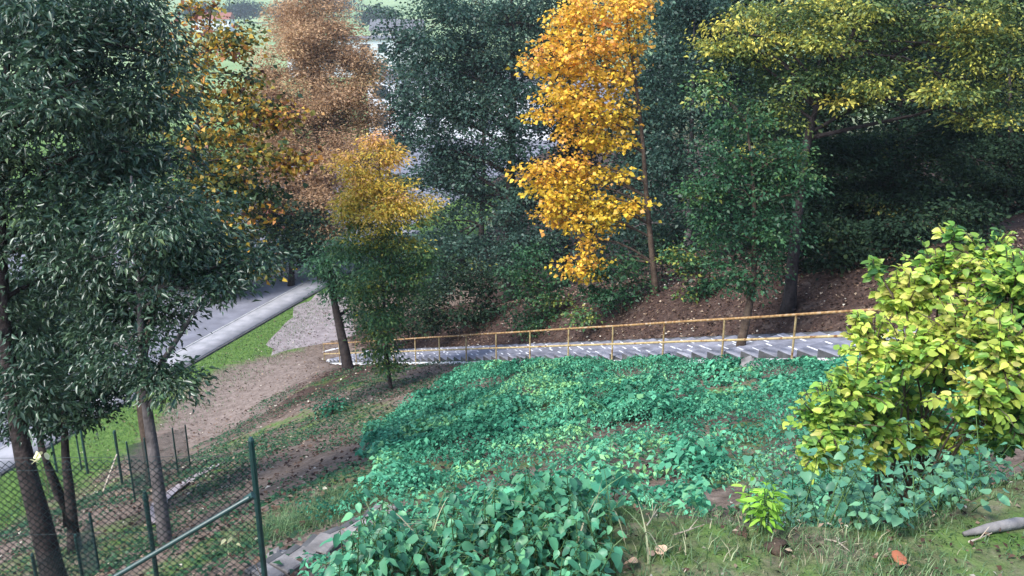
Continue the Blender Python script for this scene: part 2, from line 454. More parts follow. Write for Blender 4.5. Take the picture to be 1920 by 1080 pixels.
# ------------------------------------------------------------------ long staircase
def sp(a, s, z=0): return np.array([S0[0] + SD[0] * a + SN[0] * s, S0[1] + SD[1] * a + SN[1] * s, CAMZ - (7.9 + .354 * a) + z])
D3, N3, U3 = np.array([*SD, 0]), np.array([*SN, 0]), np.array([0, 0, 1.])
stair = empty('concrete_staircase', sp(ABOT, 0))
tag(stair, 'long straight flight of grey concrete steps beside the yellow handrail', 'staircase')
inv = stair.matrix_world.inverted()
def adopt(o, par):
    o.parent = par; o.matrix_parent_inverse = par.matrix_world.inverted(); return o
RUN = .55; A0 = -7.2
nst = int((ABOT - A0) / RUN)
for i in range(nst):
    a0 = A0 + i * RUN
    dz = random.uniform(-.008, .008)
    mb = MB()
    top = sp(a0 + RUN, .06)[2] + .354 * RUN + dz + .04
    c = sp(a0 + RUN / 2, (.06 + STW) / 2); c[2] = top - .17
    mb.box(c, RUN + .02, STW - .06, .34, D3, N3, U3, bev=.012)
    o = mb.build('step', M['concrete']); adopt(o, stair)
    # side cheek of the step, in a darker grey
    mb = MB()
    q = [sp(a0 + .02, .055), sp(a0 + RUN - .005, .055), sp(a0 + RUN - .005, .055)]
    q[0][2] = top - .02; q[1][2] = top - .02; q[2][2] = top - .24
    q2 = [p + N3 * -.012 for p in q]
    mb.add(q + q2, [(0, 1, 2), (5, 4, 3), (0, 3, 4, 1), (1, 4, 5, 2), (2, 5, 3, 0)])
    o2 = mb.build('step_side', M['concrete_side'], o); o2.matrix_parent_inverse = stair.matrix_world.inverted() @ Matrix.Identity(4)
    o2.matrix_parent_inverse = (o.matrix_parent_inverse).inverted() @ stair.matrix_world.inverted() if False else Matrix.Identity(4)
    # thin pale strips lying along the tread, random in length and place
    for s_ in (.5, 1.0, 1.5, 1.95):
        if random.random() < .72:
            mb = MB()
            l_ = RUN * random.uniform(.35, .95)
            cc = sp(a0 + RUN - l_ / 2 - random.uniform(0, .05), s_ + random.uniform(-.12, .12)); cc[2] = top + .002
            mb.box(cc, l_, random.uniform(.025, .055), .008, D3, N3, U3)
            o3 = mb.build('tread_strip', M['pale_strip'], o)
def beam(name, mat, s0, s1, z0, z1, a0=A0, a1=ABOT, par=stair, seg=24):
    V, F = [], []
    for a in np.linspace(a0, a1, seg + 1):
        for s_, z in ((s0, z0), (s1, z0), (s1, z1), (s0, z1)):
            V.append(sp(a, s_, z))
    for i in range(seg):
        for j in range(4): F.append((4 * i + j, 4 * i + (j + 1) % 4, 4 * i + 4 + (j + 1) % 4, 4 * i + 4 + j))
    F += [(3, 2, 1, 0), tuple(4 * seg + j for j in range(4))]
    o = link(name, np_mesh(name, V, F), mat); adopt(o, par); return o
beam('stringer', M['concrete_pale'], -.14, .04, -.5, .02)
beam('kerb_wall', M['concrete_side'], STW + .01, STW + .17, -.4, .2, a1=ABOT - 2)
# rounded pale landing slab at the foot
mb = MB()
cl = sp(ABOT + .1, 1.0); zb = .03
V = []
for k in range(20):
    t = 2 * math.pi * k / 20
    p = cl + D3 * math.cos(t) * 1.4 + N3 * math.sin(t) * 1.35
    V.append((p[0], p[1], zb + .09))
V += [(x, y, zb - .1) for x, y, z in V]
mb.add(V, [tuple(range(20))] + [(k, 20 + k, 20 + (k + 1) % 20, (k + 1) % 20) for k in range(20)])
adopt(mb.build('landing', M['concrete_pale']), stair)

rail = empty('handrail', sp(ABOT, 0))
tag(rail, 'rusty yellow steel handrail with two rails along the stairs', 'handrail')
PS = 29.53 / 14
for k in range(-3, 15):
    mb = MB()
    p = sp(k * PS, -.05, -.05); top = p + U3 * 1.14
    mb.tube([p, top], .026, 8)
    adopt(mb.build('post', M['rail_yellow']), rail)
for z, r, mt in ((1.1, .03, 'rail_rust'), (.535, .03, 'rail_yellow')):
    mb = MB()
    mb.tube([sp(a, -.05 - .001, z - .004 * math.sin(a * 1.3)) for a in np.linspace(-3.2 * PS, 14.02 * PS, 60)], r, 8)
    adopt(mb.build('rail', M[mt]), rail)

# ------------------------------------------------------------------ little garden steps by the fence
gs = empty('garden_steps', hit(600, 1025))
tag(gs, 'small flight of worn grey slab steps half buried in green plants', 'steps')
gpts = [(722, 972), (690, 990), (652, 1006), (618, 1022), (582, 1042), (548, 1056), (515, 1070), (482, 1092)]
gw = [hit(*q) for q in gpts]
for i in range(len(gw) - 1):
    a, b_ = gw[i], gw[i + 1]
    t = b_ - a; run = np.linalg.norm(t[:2]); t2 = np.array([t[0], t[1], 0]) / run
    w2 = np.array([t2[1], -t2[0], 0])
    if w2[1] > 0: w2 = -w2
    wd = .3
    c = (a + b_) / 2 + w2 * (wd / 2 - .1); c[2] = max(a[2], b_[2]) + .07 - .13
    ro_ = random.uniform(-.06, .06); c[2] += random.uniform(-.015, .02)
    mb = MB(); mb.box(c, run * .88, wd * random.uniform(.9, 1.15), .26, t2, w2 * -1 if False else np.cross(U3, t2), U3, bev=.015)
    adopt(mb.build('slab_step', M['stone']), gs)
mb = MB()
for i in range(len(gw) - 1):
    a, b_ = gw[i], gw[i + 1]
    t = b_ - a; t2 = np.array([t[0], t[1], 0]) / np.linalg.norm(t[:2]); w2 = np.array([t2[1], -t2[0], 0]); w2 = -w2 if w2[1] > 0 else w2
    c = (a + b_) / 2 - w2 * .17; c[2] -= .06
    mb.box(c, np.linalg.norm(t[:2]) * 1.02, .1, .22, t2, np.cross(U3, t2), U3, bev=.01)
adopt(mb.build('edging', M['concrete_side']), gs)

# ------------------------------------------------------------------ fences
def wire_mesh(A, B, h0, h1, cell=.072, r=.0022):
    """diamond mesh between ground points A and B, from height h0 to h1 (each end its own base)"""
    A, B = np.array(A, float), np.array(B, float)
    Lh = np.linalg.norm((B - A)[:2])
    mb_v, mb_f = [], []
    H = h1 - h0
    n = int(Lh / cell); k = int(H / (cell / 2))
    nrm = np.cross((B - A) / np.linalg.norm(B - A), (0, 0, 1)); nrm /= np.linalg.norm(nrm)
    def P(u, z, o):
        u = min(max(u / Lh, 0), 1)
        return A + (B - A) * u + np.array([0, 0, h0 + z]) + nrm * o
    for i in range(n + 1):
        pts = []
        for j in range(k + 1):
            off = (j % 2) * cell / 2 * (1 if True else 0)
            pts.append(P(i * cell + (cell / 2 if j % 2 else 0) , j * cell / 2, .002 if j % 2 else -.002))
        pts2 = [P(i * cell - (cell / 2 if j % 2 else 0), j * cell / 2, -.002 if j % 2 else .002) for j in range(k + 1)]
        for pp in (pts, pts2):
            b0 = len(mb_v)
            for p in pp:
                mb_v += [p + nrm * r, p + np.array([0, 0, -r]) - nrm * r * .6, p + np.array([0, 0, r]) - nrm * r * .6]
            for j in range(k):
                for q in range(3):
                    mb_f.append((b0 + 3 * j + q, b0 + 3 * j + (q + 1) % 3, b0 + 3 * j + 3 + (q + 1) % 3, b0 + 3 * j + 3 + q))
    return np_mesh('wire_mesh', mb_v, mb_f)

def fence(name, label, posts, hpost, mesh_h, r=.024, group=None, cell=.072, wr=.0022, sink=.3):
    """posts: list of (ground xyz)"""
    root = empty(name, posts[0])
    tag(root, label, 'fence', group)
    for i, p in enumerate(posts):
        hp = hpost[i] if isinstance(hpost, (list, tuple)) else hpost
        mb = MB(); mb.tube([p - U3 * sink, p + U3 * (hp - .03), p + U3 * hp], [r, r, r * .55], 10)
        adopt(mb.build('post', M['fence_green']), root)
    for i in range(len(posts) - 1):
        me = wire_mesh(posts[i], posts[i + 1], mesh_h[0], mesh_h[1], cell, wr)
        o = link('wire_mesh', me, M['wire']); adopt(o, root)
        for z in (mesh_h[1], mesh_h[1] - .13, .5 * (mesh_h[0] + mesh_h[1])):
            mb = MB(); mb.tube([posts[i] + U3 * z, posts[i + 1] + U3 * z], .0022, 4)
            adopt(mb.build('tension_wire', M['wire']), root)
    return root

ZN = 8.5
pt = at(470, 820, ZN); HN = 1.9
nb = [pt - U3 * HN, at(-190, 824, 8.05) - U3 * HN]
nf = fence('chain_link_fence', 'near green chain link fence with a diagonal brace on its end post', nb, [HN, 1.75], (.05, 1.70), r=.03, wr=.0044)
# the second post of the near fence is short and hidden low; brace
mb = MB(); mb.tube([at(468, 933, ZN - .03), at(215, 1082, ZN - .16), at(120, 1138, ZN - .2)], .024, 10)
adopt(mb.build('brace', M['fence_green']), nf)
mb = MB(); mb.tube([at(468, 933, ZN) - np.array([.04, 0, .03]), at(468, 933, ZN) + np.array([.04, 0, .03])], .036, 10)
adopt(mb.build('clamp', M['fence_green']), nf)
def post_px(px, pytop, Z, h): return at(px, pytop, Z) - U3 * h
fp2 = [post_px(347, 797, 28, 1.62), post_px(323, 803, 26.8, 1.62), post_px(270, 822, 24.6, 1.62), post_px(237, 829, 22.5, 1.62)]
fence('chain_link_fence', 'far green chain link panels stepping down the bank behind the grey trunk', fp2, 1.64, (.05, 1.55), wr=.0032)
fp3 = [post_px(168, 963, 14.6, 1.7), post_px(141, 1004, 13.2, 1.7), post_px(60, 1040, 12.2, 1.7)]
fence('chain_link_fence', 'middle chain link panels low at the left, below the leaning dark trunk', fp3, 1.72, (.05, 1.62), wr=.003)
def lone_post(px, top, bot, Z, label, r=.03):
    h = (bot - top) / FPX * Z / CP
    b_ = post_px(px, top, Z, h)
    o = empty('fence_post', b_); tag(o, label, 'post', 'old green fence posts without wire')
    mb = MB(); mb.tube([b_ - U3 * .4, b_ + U3 * (h - .04), b_ + U3 * h], [r, r, r * .6], 8); adopt(mb.build('post', M['fence_green']), o)
    mb = MB(); mb.tube([b_ + U3 * h * .93, b_ + U3 * h * .95], r * 1.25, 8); adopt(mb.build('collar', M['fence_green']), o)
lone_post(271, 922, 1150, 10.4, 'green steel post standing just behind the diagonal brace')
lone_post(214, 807, 890, 29, 'lone green post with the pale stick leaning on it', .045)
lone_post(146, 773, 876, 31, 'taller green post standing by the grass verge, right of its twin', .045)
lone_post(138, 790, 868, 32, 'thin green post close behind the taller one', .03)
lone_post(92, 800, 872, 33, 'dark post at the pavement edge beside the leaning trunk', .045)
mb = MB(); mb.tube([at(219, 852, 28.6), at(206, 888, 28.0), at(193, 922, 27.4)], [.025, .03, .03], 6)
tag(mb.build('stick', M['dry']), 'pale wooden stick leaning against a lone fence post', 'stick')
# bollard at the street edge
p = hit(187, 742)
bo = empty('bollard', (p[0], p[1], .1)); tag(bo, 'slim dark street bollard with a pale foot on the pavement edge', 'bollard')
mb = MB(); mb.tube([(p[0], p[1], .1), (p[0], p[1], 1.0), (p[0], p[1], 1.05)], [.05, .05, .02], 8); adopt(mb.build('shaft', M['fence_green']), bo)
mb = MB(); mb.box((p[0], p[1], .16), .24, .24, .12, bev=.02); adopt(mb.build('foot', M['concrete_pale']), bo)

# ------------------------------------------------------------------ foliage machinery
def unit(v): return v / (np.linalg.norm(v, axis=-1, keepdims=True) + 1e-9)

def leaves(C, axis_, nrm, ln, wr, shape='diamond', fold=.18, droop=.0):
    """C base points; axis_ towards the tip; nrm face normal; ln length; wr width/length"""
    n = len(C)
    a = unit(axis_); s = unit(np.cross(a, nrm)); u = np.cross(s, a)
    ln = np.broadcast_to(np.asarray(ln, float), (n,))[:, None]
    w = ln * (wr[:, None] if isinstance(wr, np.ndarray) else wr) * .5
    if shape == 'diamond':
        V = np.stack([C, C + a * ln * .45 + s * w + u * ln * fold, C + a * ln - u * ln * droop, C + a * ln * .45 - s * w + u * ln * fold], 1)
        F = np.array([[0, 1, 2, 3]])
        k = 4
    else:  # folded pointed leaf: midrib plus two sides
        V = np.stack([C, C + a * ln * .42 + s * w + u * ln * fold, C + a * ln - u * ln * droop, C + a * ln * .42 - s * w + u * ln * fold, C + a * ln * .5 - u * ln * droop * .1], 1)
        F = np.array([[0, 4, 1], [1, 4, 2], [2, 4, 3], [3, 4, 0]])[:, ::-1]
        k = 5
    FF = (np.arange(n)[:, None, None] * k + F[None]).reshape(-1, F.shape[1])
    return V.reshape(-1, 3), FF, k

def limb(mb, a, b, r0, r1, sag=.12, n=5, seg=4):
    a, b = np.array(a, float), np.array(b, float)
    L_ = np.linalg.norm(b - a)
    side = RNG.normal(size=3) * L_ * .05
    pts = []
    for t in np.linspace(0, 1, seg + 1):
        p = a * (1 - t) + b * t + (U3 * L_ * sag + side) * math.sin(math.pi * t)
        pts.append(p)
    mb.tube(pts, list(np.linspace(r0, r1, seg + 1)), n, cap=False)
    return pts

def tree(name, label, trunk, Z, blobs, leaf, bark, r0, size, ratio=.55, dens=1.0, rc=.55, flat=.45, droop=.3, tone=None, group=None,
         shape='diamond', depth=.85, up=.7, cat='tree', tonebase=.45, tonevar=.25, extra_stems=(), spread=0.0, twig=True, shell=.45, fold=.18, base=None):
    """trunk: pixels from base up at depth Z; blobs: (px,py,rx,ry[,dz])"""
    T = [at(px, py, Z) for px, py in trunk]
    if base is not None: T[0] = np.array(base)
    T[0][2] = min(T[0][2], gz(T[0][0], T[0][1])) - .1
    root = empty(name, T[0] + U3 * .1)
    tag(root, label, cat, group)
    mb = MB()
    n = len(T)
    # resample the trunk to a smooth polyline
    tt = np.linspace(0, n - 1, (n - 1) * 4 + 1)
    TP = np.stack([np.interp(tt, range(n), [q[i] for q in T]) for i in range(3)], 1)
    TP[1:-1] = (TP[:-2] + 2 * TP[1:-1] + TP[2:]) / 4
    rr = r0 * (1 - .85 * np.linspace(0, 1, len(TP)) ** .9); rr[0] *= 1.35; rr[1] *= 1.1
    mb.tube(TP, list(rr), 10)
    for st, rs in extra_stems:
        E = [at(px, py, Z) if not isinstance(px, np.ndarray) else px for px, py in st]
        mb.tube(E, list(np.linspace(rs, rs * .4, len(E))), 8)
    Cs, cen, tones = [], [], []
    for bl in blobs:
        px, py, rx, ry = bl[:4]; dz = bl[4] if len(bl) > 4 else RNG.uniform(-.5, .5) * rx / FPX * Z * spread
        c = at(px, py, Z + dz); sx, sz = rx / FPX * Z, ry / FPX * Z; sy = depth * max(sx, sz * .7)
        tb = bl[5] if len(bl) > 5 else 0
        # limb from the trunk
        dist = np.linalg.norm(TP - (c - U3 * .35 * np.linalg.norm((TP - c)[:, :2], axis=1)[:, None]), axis=1)
        j = int(np.argmin(dist)); j = max(j, 3)
        if np.linalg.norm(TP[j] - c) > .3: limb(mb, TP[j], c, max(rr[j] * .5, .02), max(.012, r0 * .1))
        nc = max(5, int(3.1 * (sx * sz + sx * sy) / rc ** 2 * .6))
        d = unit(RNG.normal(size=(nc, 3)) ); rad = RNG.random(nc)[:, None] ** shell
        P = c + d * rad * np.array([sx, sy, sz])
        for p in P:
            cen.append(p); tones.append(tb + RNG.normal() * tonevar * .6)
            if twig and RNG.random() < .7: limb(mb, c + (p - c) * .1, p, max(.012, r0 * .09), .005, .06, 3, 2)
    cen = np.array(cen); tones = np.array(tones)
    nl = max(8, int(dens * 3.6 * (rc / size) ** 2 / max(ratio, .25)))
    K = len(cen) * nl
    off = RNG.normal(size=(K, 3)) * np.array([rc, rc, rc * flat]) * .55
    C = np.repeat(cen, nl, 0) + off
    out = unit(off + RNG.normal(size=(K, 3)) * rc * .35)
    ax = out * np.array([1, 1, .5]) - U3 * np.repeat(droop * RNG.uniform(.1, 1.3, len(cen)), nl)[:, None] + RNG.normal(size=(K, 3)) * .25
    nr = unit(U3 * up + RNG.normal(size=(K, 3)) * .6)
    ln = size * RNG.uniform(.5, 1.25, K) * np.repeat(RNG.uniform(.8, 1.2, len(cen)), nl)
    V, F, k = leaves(C, ax, nr, ln, ratio, shape, fold=fold, droop=.1)
    tn = tonebase + np.repeat(tones, nl) + RNG.normal(size=K) * .05
    if tone is not None: tn = tn + tone(C)
    tn = np.clip(tn, .02, .98)
    me = np_mesh('crown', V, F, np.repeat(tn, k))
    adopt(mb.build('trunk', M[bark], smooth=True), root)
    o = link('crown', me, L[leaf]); adopt(o, root)
    return root

def zt(z0, z1, v0, v1):
    return lambda C: np.interp(C[:, 2], [z0, z1], [v0, v1])
def pxz(py, Z): return at(960, py, Z)[2]

# ------------------------------------------------------------------ trees
TR = 'trees on the slope'
tree('chestnut_tree', 'big dark leaning tree with drooping glossy leaves at the left edge',
     [(104, 1090), (78, 985), (52, 890), (30, 780), (10, 640), (2, 480), (0, 300), (15, 100), (20, -60)], 14.5,
     [(60, 40, 190, 110, 0), (240, 60, 110, 100, .5), (100, 170, 190, 90, -.6), (270, 190, 80, 70, .2), (60, 300, 170, 90, -.3), (215, 320, 120, 70, .6), (30, 430, 130, 80, .2), (150, 420, 120, 60, -.5), (300, 300, 60, 60, 0), (60, 620, 70, 50, .4), (30, 700, 50, 40, .3), (180, 30, 120, 70, .8), (180, 130, 120, 70, .7), (310, 110, 50, 60, .4), (300, 380, 60, 50, .3), (120, 520, 90, 60, .6), (220, 230, 90, 60, .5),
      (10, 560, 60, 60, .3), (55, 690, 26, 60, -.2), (70, 760, 22, 40, -.3), (-120, 200, 160, 160), (-100, 420, 120, 100)],
     'chestnut', 'bark_dark', .2, .14, .36, dens=1.25, rc=.45, flat=.5, droop=.75, group=TR, shape='leaf', up=.5, tonebase=.42)
tree('chestnut_tree', 'dark green tree with a forked grey trunk standing behind the wire fence',
     [(322, 1110), (303, 960), (288, 850), (272, 740), (266, 650), (262, 560), (252, 440), (246, 330)], 13.5,
     [(270, 470, 110, 60, -.5), (390, 480, 85, 50, .3), (320, 535, 80, 50, -.3), (485, 485, 50, 35, .2), (210, 560, 80, 50, .3), (380, 420, 80, 55, .5), (330, 390, 80, 60), (250, 400, 70, 60, -.3),
      (310, 590, 40, 30, .3), (420, 520, 40, 28), (240, 640, 50, 35, -.4), (170, 640, 60, 45, .5), (330, 500, 80, 50, .4), (420, 470, 60, 40, .6), (290, 700, 22, 18, -.3), (215, 700, 34, 26, .2), (240, 590, 60, 40, .4), (330, 725, 18, 20, -.4, .3), (170, 480, 70, 50)],
     'chestnut', 'bark_grey', .12, .12, .38, dens=1.15, rc=.38, flat=.5, droop=.7, group=TR, shape='leaf', up=.5, tonebase=.4,
     extra_stems=[([(283, 720), (297, 690), (320, 655), (352, 605), (380, 560)], .06)])
tree('twin_stem_tree', 'small dark tree with two forking stems by the grass verge',
     [(134, 1000), (130, 920), (122, 850), (121, 770), (118, 690), (112, 600)], 18.8,
     [(100, 630, 90, 60, .2), (155, 720, 45, 45, -.2), (60, 560, 90, 60, .5), (50, 700, 50, 50), (190, 650, 60, 50, .4), (110, 520, 80, 50), (180, 590, 60, 40, -.3), (105, 745, 45, 30), (60, 640, 70, 50, .6), (150, 660, 60, 40, .3), (30, 600, 60, 60), (90, 700, 60, 40, .5), (150, 775, 40, 28), (40, 770, 50, 40, .3), (205, 735, 38, 28, .3), (85, 795, 40, 22, .2), (20, 660, 50, 60, .4)],
     'darkgreen', 'bark_dark', .13, .12, .6, dens=1.7, rc=.5, droop=.4, group=TR,
     extra_stems=[([(130, 985), (112, 930), (92, 880), (78, 840), (70, 790)], .13)])
tree('maple_tree', 'tall maple turning from green to amber behind the dark trees',
     [(290, 905), (270, 790), (262, 720), (275, 620), (318, 500), (348, 380), (368, 250), (388, 100), (395, 20)], 27,
     [(360, 30, 50, 45, 0, .48), (330, 80, 40, 40, .3, .5), (400, 90, 60, 45, 0, .3), (440, 70, 45, 35, -.5, .25), (370, 170, 70, 50, 0, .12), (450, 140, 45, 40, 0, .3), (420, 230, 80, 50, -.6, .2), (350, 260, 60, 50, .4, .02),
      (490, 215, 50, 30, -.3, .25), (400, 310, 80, 45, .4, .02), (480, 300, 65, 40, -.4, .2), (360, 360, 60, 40, 0, .1), (440, 380, 70, 40, .2, -.05), (510, 370, 50, 35, 0, .05), (390, 440, 60, 40, .5, -.05), (470, 450, 60, 40, .3, -.1), (530, 210, 25, 12, 0, .4), (545, 300, 30, 10, 0, .3),
      (480, 500, 45, 30, .2, -.1), (340, 470, 55, 40)],
     'maple', 'bark_brown', .2, .17, .8, dens=1.3, rc=.6, flat=.5, droop=.45, group=TR, tonebase=.36, tonevar=.4)
tree('larch_tree', 'tall feathery russet brown tree at the far end of the pavement',
     [(604, 524), (603, 470), (600, 400), (598, 320), (590, 220), (583, 120), (580, 20), (578, -50)], 61,
     [(580, -10, 60, 40), (582, 50, 75, 50), (560, 110, 60, 50), (620, 110, 65, 50), (590, 170, 90, 50), (535, 200, 45, 45), (650, 190, 60, 50, 0, .1), (600, 240, 100, 45), (690, 230, 30, 40, 0, .2), (530, 290, 55, 40), (640, 300, 80, 45), (690, 300, 35, 40), (580, 350, 75, 40), (540, 390, 50, 35), (650, 370, 60, 40), (600, 430, 60, 30), (520, 250, 40, 40, 0, .1), (690, 150, 26, 40, 0, .2), (510, 140, 35, 50), (540, 60, 45, 40), (630, 40, 40, 40), (510, 200, 45, 40), (505, 330, 50, 40), (665, 110, 30, 40), (690, 370, 40, 30)],
     'rust', 'bark_brown', .32, .26, .32, dens=2.1, rc=1.0, flat=.6, droop=.1, up=.3, group=TR, tonebase=.55, tonevar=.2, shell=.5,
     extra_stems=[([(602, 440), (585, 350), (568, 240), (560, 140)], .13), ([(602, 420), (622, 330), (640, 230), (645, 150)], .12)])
tree('spruce_like_tree', 'dark straight trunk with drooping green boughs beside the stair foot',
     [(655, 703), (645, 650), (633, 595), (622, 545), (617, 500), (614, 455)], 41,
     [(640, 480, 50, 35), (625, 520, 38, 28), (680, 470, 50, 35), (690, 530, 50, 40), (650, 545, 35, 22), (610, 500, 22, 16), (660, 580, 25, 22, .8)],
     'midgreen', 'bark_dark', .29, .23, .3, dens=1.0, rc=.75, flat=.35, droop=.5, group=TR, tonebase=.35, up=.9)
zy = pxz(470, 31)
tree('young_ash_tree', 'slender young tree, yellow on top and green below, in front of the stairs',
     [(736, 752), (729, 700), (722, 620), (718, 520), (716, 420), (712, 320), (710, 255)], 31,
     [(710, 280, 40, 28), (690, 310, 50, 28), (740, 300, 30, 20), (700, 350, 70, 35), (770, 370, 55, 26), (660, 385, 32, 24), (720, 400, 80, 32), (790, 400, 30, 16), (660, 420, 22, 18), (710, 450, 50, 25),
      (735, 490, 75, 40), (690, 540, 50, 40), (760, 530, 50, 45), (715, 580, 65, 40), (700, 630, 45, 25), (722, 655, 35, 14), (730, 685, 28, 12), (650, 470, 35, 15, 0, -.05), (790, 480, 20, 26)],
     'yellowtree', 'bark_dark', .08, .15, .42, dens=1.5, rc=.46, flat=.4, droop=.5, group=TR, tonebase=.0, tonevar=.12,
     tone=lambda C: np.interp(C[:, 2], [pxz(500, 31), pxz(430, 31), pxz(400, 31), pxz(320, 31), pxz(265, 31)], [.3, .46, .64, .72, .9]))
tree('oak_tree', 'huge dark blue-green tree with a straight trunk in the middle of the wood',
     [(958, 545), (957, 470), (957, 380), (959, 280), (963, 160), (960, 40), (958, -60)], 50,
     [(850, 30, 130, 70), (740, 80, 55, 60), (960, 40, 110, 70, -1), (800, 130, 90, 60, -.8), (900, 120, 100, 60), (770, 200, 60, 50), (860, 210, 90, 55, -1), (950, 190, 80, 60, -1.5), (1010, 130, 60, 80), (800, 280, 60, 45), (880, 300, 80, 50), (975, 300, 60, 60, -.8), (790, 345, 50, 30), (830, 330, 60, 35), (900, 370, 50, 35), (960, 400, 60, 40, -1), (790, 470, 55, 40), (860, 460, 70, 40), (930, 470, 60, 40), (1020, 380, 50, 60), (820, 525, 70, 40)],
     'bluegreen', 'bark_dark', .42, .22, .6, dens=1.2, rc=.85, flat=.5, droop=.3, group=TR, tonebase=.42, tonevar=.3, shell=.5)
tree('orange_maple', 'bright orange and yellow maple with a thin leaning trunk',
     [(1231, 555), (1222, 470), (1212, 370), (1205, 260), (1192, 150), (1176, 50), (1172, -50)], 32,
     [(1140, 10, 100, 46), (1080, 45, 59, 29), (1180, 40, 47, 46), (1100, 85, 83, 32, -.4), (1030, 108, 47, 18, -.3, .25), (1160, 105, 47, 34), (1060, 130, 71, 23), (1130, 145, 71, 29), (1080, 185, 83, 25, -.3), (1020, 212, 35, 15, 0, .1), (1120, 215, 71, 29), (1170, 180, 26, 57), (1095, 255, 59, 25), (1165, 240, 33, 34), (1150, 275, 41, 14),
      (1050, 312, 59, 23, 0, .2), (1000, 325, 35, 17, 0, .25), (1100, 330, 53, 18), (1150, 325, 30, 14), (1040, 345, 47, 23), (1085, 365, 65, 25), (1025, 400, 30, 25, 0, .25), (1080, 400, 71, 28), (1140, 395, 53, 23), (1190, 385, 31, 21), (1120, 425, 41, 17), (1100, 455, 30, 21, 0, .2), (1115, 490, 33, 23), (1085, 510, 45, 21, 0, .1)],
     'orange', 'bark_brown', .13, .17, .85, dens=1.15, rc=.42, flat=.5, droop=.35, group=TR, tonebase=.3, tonevar=.2, tone=zt(pxz(420, 32), pxz(50, 32), 0, .28), up=.8)
tree('hornbeam_tree', 'grey-green tree rising behind the orange maple',
     [(1290, 520), (1292, 400), (1296, 280), (1300, 150), (1302, 20)], 41,
     [(1270, 20, 80, 50), (1350, 40, 80, 50), (1240, 110, 60, 50), (1320, 120, 80, 50), (1390, 110, 50, 60), (1250, 200, 60, 50), (1330, 210, 70, 45), (1390, 200, 50, 50), (1270, 280, 60, 45), (1340, 280, 50, 40), (1230, 320, 50, 50), (1250, 400, 50, 45), (1180, 430, 50, 40, 1)],
     'bluegreen', 'bark_grey', .22, .2, .55, dens=1.3, rc=.8, group=TR, tonebase=.36, tonevar=.3, droop=.35)
tree('young_linden_tree', 'leafy green young tree with a slanting trunk just in front of the handrail',
     [(1381, 700), (1390, 640), (1404, 580), (1413, 520), (1416, 430), (1412, 330), (1400, 230)], 22.8,
     [(1390, 240, 55, 45), (1340, 290, 50, 40), (1430, 300, 70, 50), (1370, 350, 90, 50), (1460, 370, 60, 50), (1310, 350, 40, 35), (1400, 420, 90, 50), (1330, 420, 50, 35), (1470, 440, 45, 40), (1400, 480, 80, 40), (1430, 525, 50, 28), (1370, 520, 45, 25), (1345, 185, 28, 30, 0, .35), (1330, 150, 16, 18, 0, .45), (1480, 300, 30, 40, 0, .25), (1500, 340, 26, 26, 0, .2)],
     'midgreen', 'bark_brown', .15, .12, .55, dens=.85, rc=.42, flat=.45, droop=.45, group=TR, tonebase=.34, tonevar=.3, tone=zt(pxz(400, 23), pxz(220, 23), 0, .12))
tree('yellowing_elm_tree', 'spreading yellow-green tree filling the upper right corner',
     [(1478, 585), (1488, 480), (1505, 300), (1530, 200), (1565, 130), (1602, 60), (1632, -40)], 25,
     [(1340, 85, 32, 24, 0, .3), (1390, 90, 50, 25, 0, .22), (1370, 60, 40, 20, 0, .25), (1450, 30, 80, 40, 0, .15), (1440, 100, 60, 35), (1520, 70, 80, 40, -.5, .12), (1590, 20, 90, 40, 0, .05), (1480, 150, 60, 35, 0, -.15), (1560, 150, 60, 30, 0, -.1), (1610, 190, 50, 22, -.5, .1), (1650, 110, 70, 35, 0, -.1), (1700, 40, 80, 40), (1720, 170, 70, 25, 0, -.05), (1790, 60, 70, 40, 0, .05), (1840, 30, 80, 35, -.4, .1), (1850, 110, 70, 35, -.3, .02), (1900, 80, 50, 50), (1880, 190, 60, 35, 0, -.1), (1790, 170, 60, 30, 0, -.15), (1830, 225, 40, 22, -.4, .1), (1620, 160, 30, 16, -1, .25), (1450, 200, 60, 40, .5, -.2), (1430, 260, 50, 40, .8, -.25)],
     'yellowgreen', 'bark_dark', .2, .13, .5, dens=.95, rc=.5, flat=.4, droop=.5, group=TR, tonebase=.36, tonevar=.42, depth=1.7,
     extra_stems=[([(1530, 200), (1600, 150), (1700, 90), (1800, 60)], .08), ([(1515, 260), (1600, 240), (1720, 215), (1850, 170)], .07)])
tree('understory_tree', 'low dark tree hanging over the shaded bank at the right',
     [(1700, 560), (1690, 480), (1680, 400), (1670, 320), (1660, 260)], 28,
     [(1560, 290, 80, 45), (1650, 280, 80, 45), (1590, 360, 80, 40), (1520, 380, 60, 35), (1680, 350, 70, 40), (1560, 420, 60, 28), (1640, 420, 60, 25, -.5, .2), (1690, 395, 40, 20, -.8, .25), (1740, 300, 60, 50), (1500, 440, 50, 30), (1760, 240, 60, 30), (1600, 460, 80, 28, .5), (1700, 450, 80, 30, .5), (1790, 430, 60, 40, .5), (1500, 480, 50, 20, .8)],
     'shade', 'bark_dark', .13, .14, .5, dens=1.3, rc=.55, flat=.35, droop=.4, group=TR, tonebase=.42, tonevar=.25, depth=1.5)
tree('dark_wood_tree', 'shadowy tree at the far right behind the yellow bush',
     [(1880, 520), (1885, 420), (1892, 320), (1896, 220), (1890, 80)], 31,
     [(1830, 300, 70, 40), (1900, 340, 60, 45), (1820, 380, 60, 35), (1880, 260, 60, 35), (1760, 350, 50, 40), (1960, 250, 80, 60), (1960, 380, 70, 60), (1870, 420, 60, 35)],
     'shade', 'bark_dark', .2, .15, .5, dens=1.3, rc=.6, flat=.35, droop=.4, group=TR, tonebase=.36, depth=1.5)
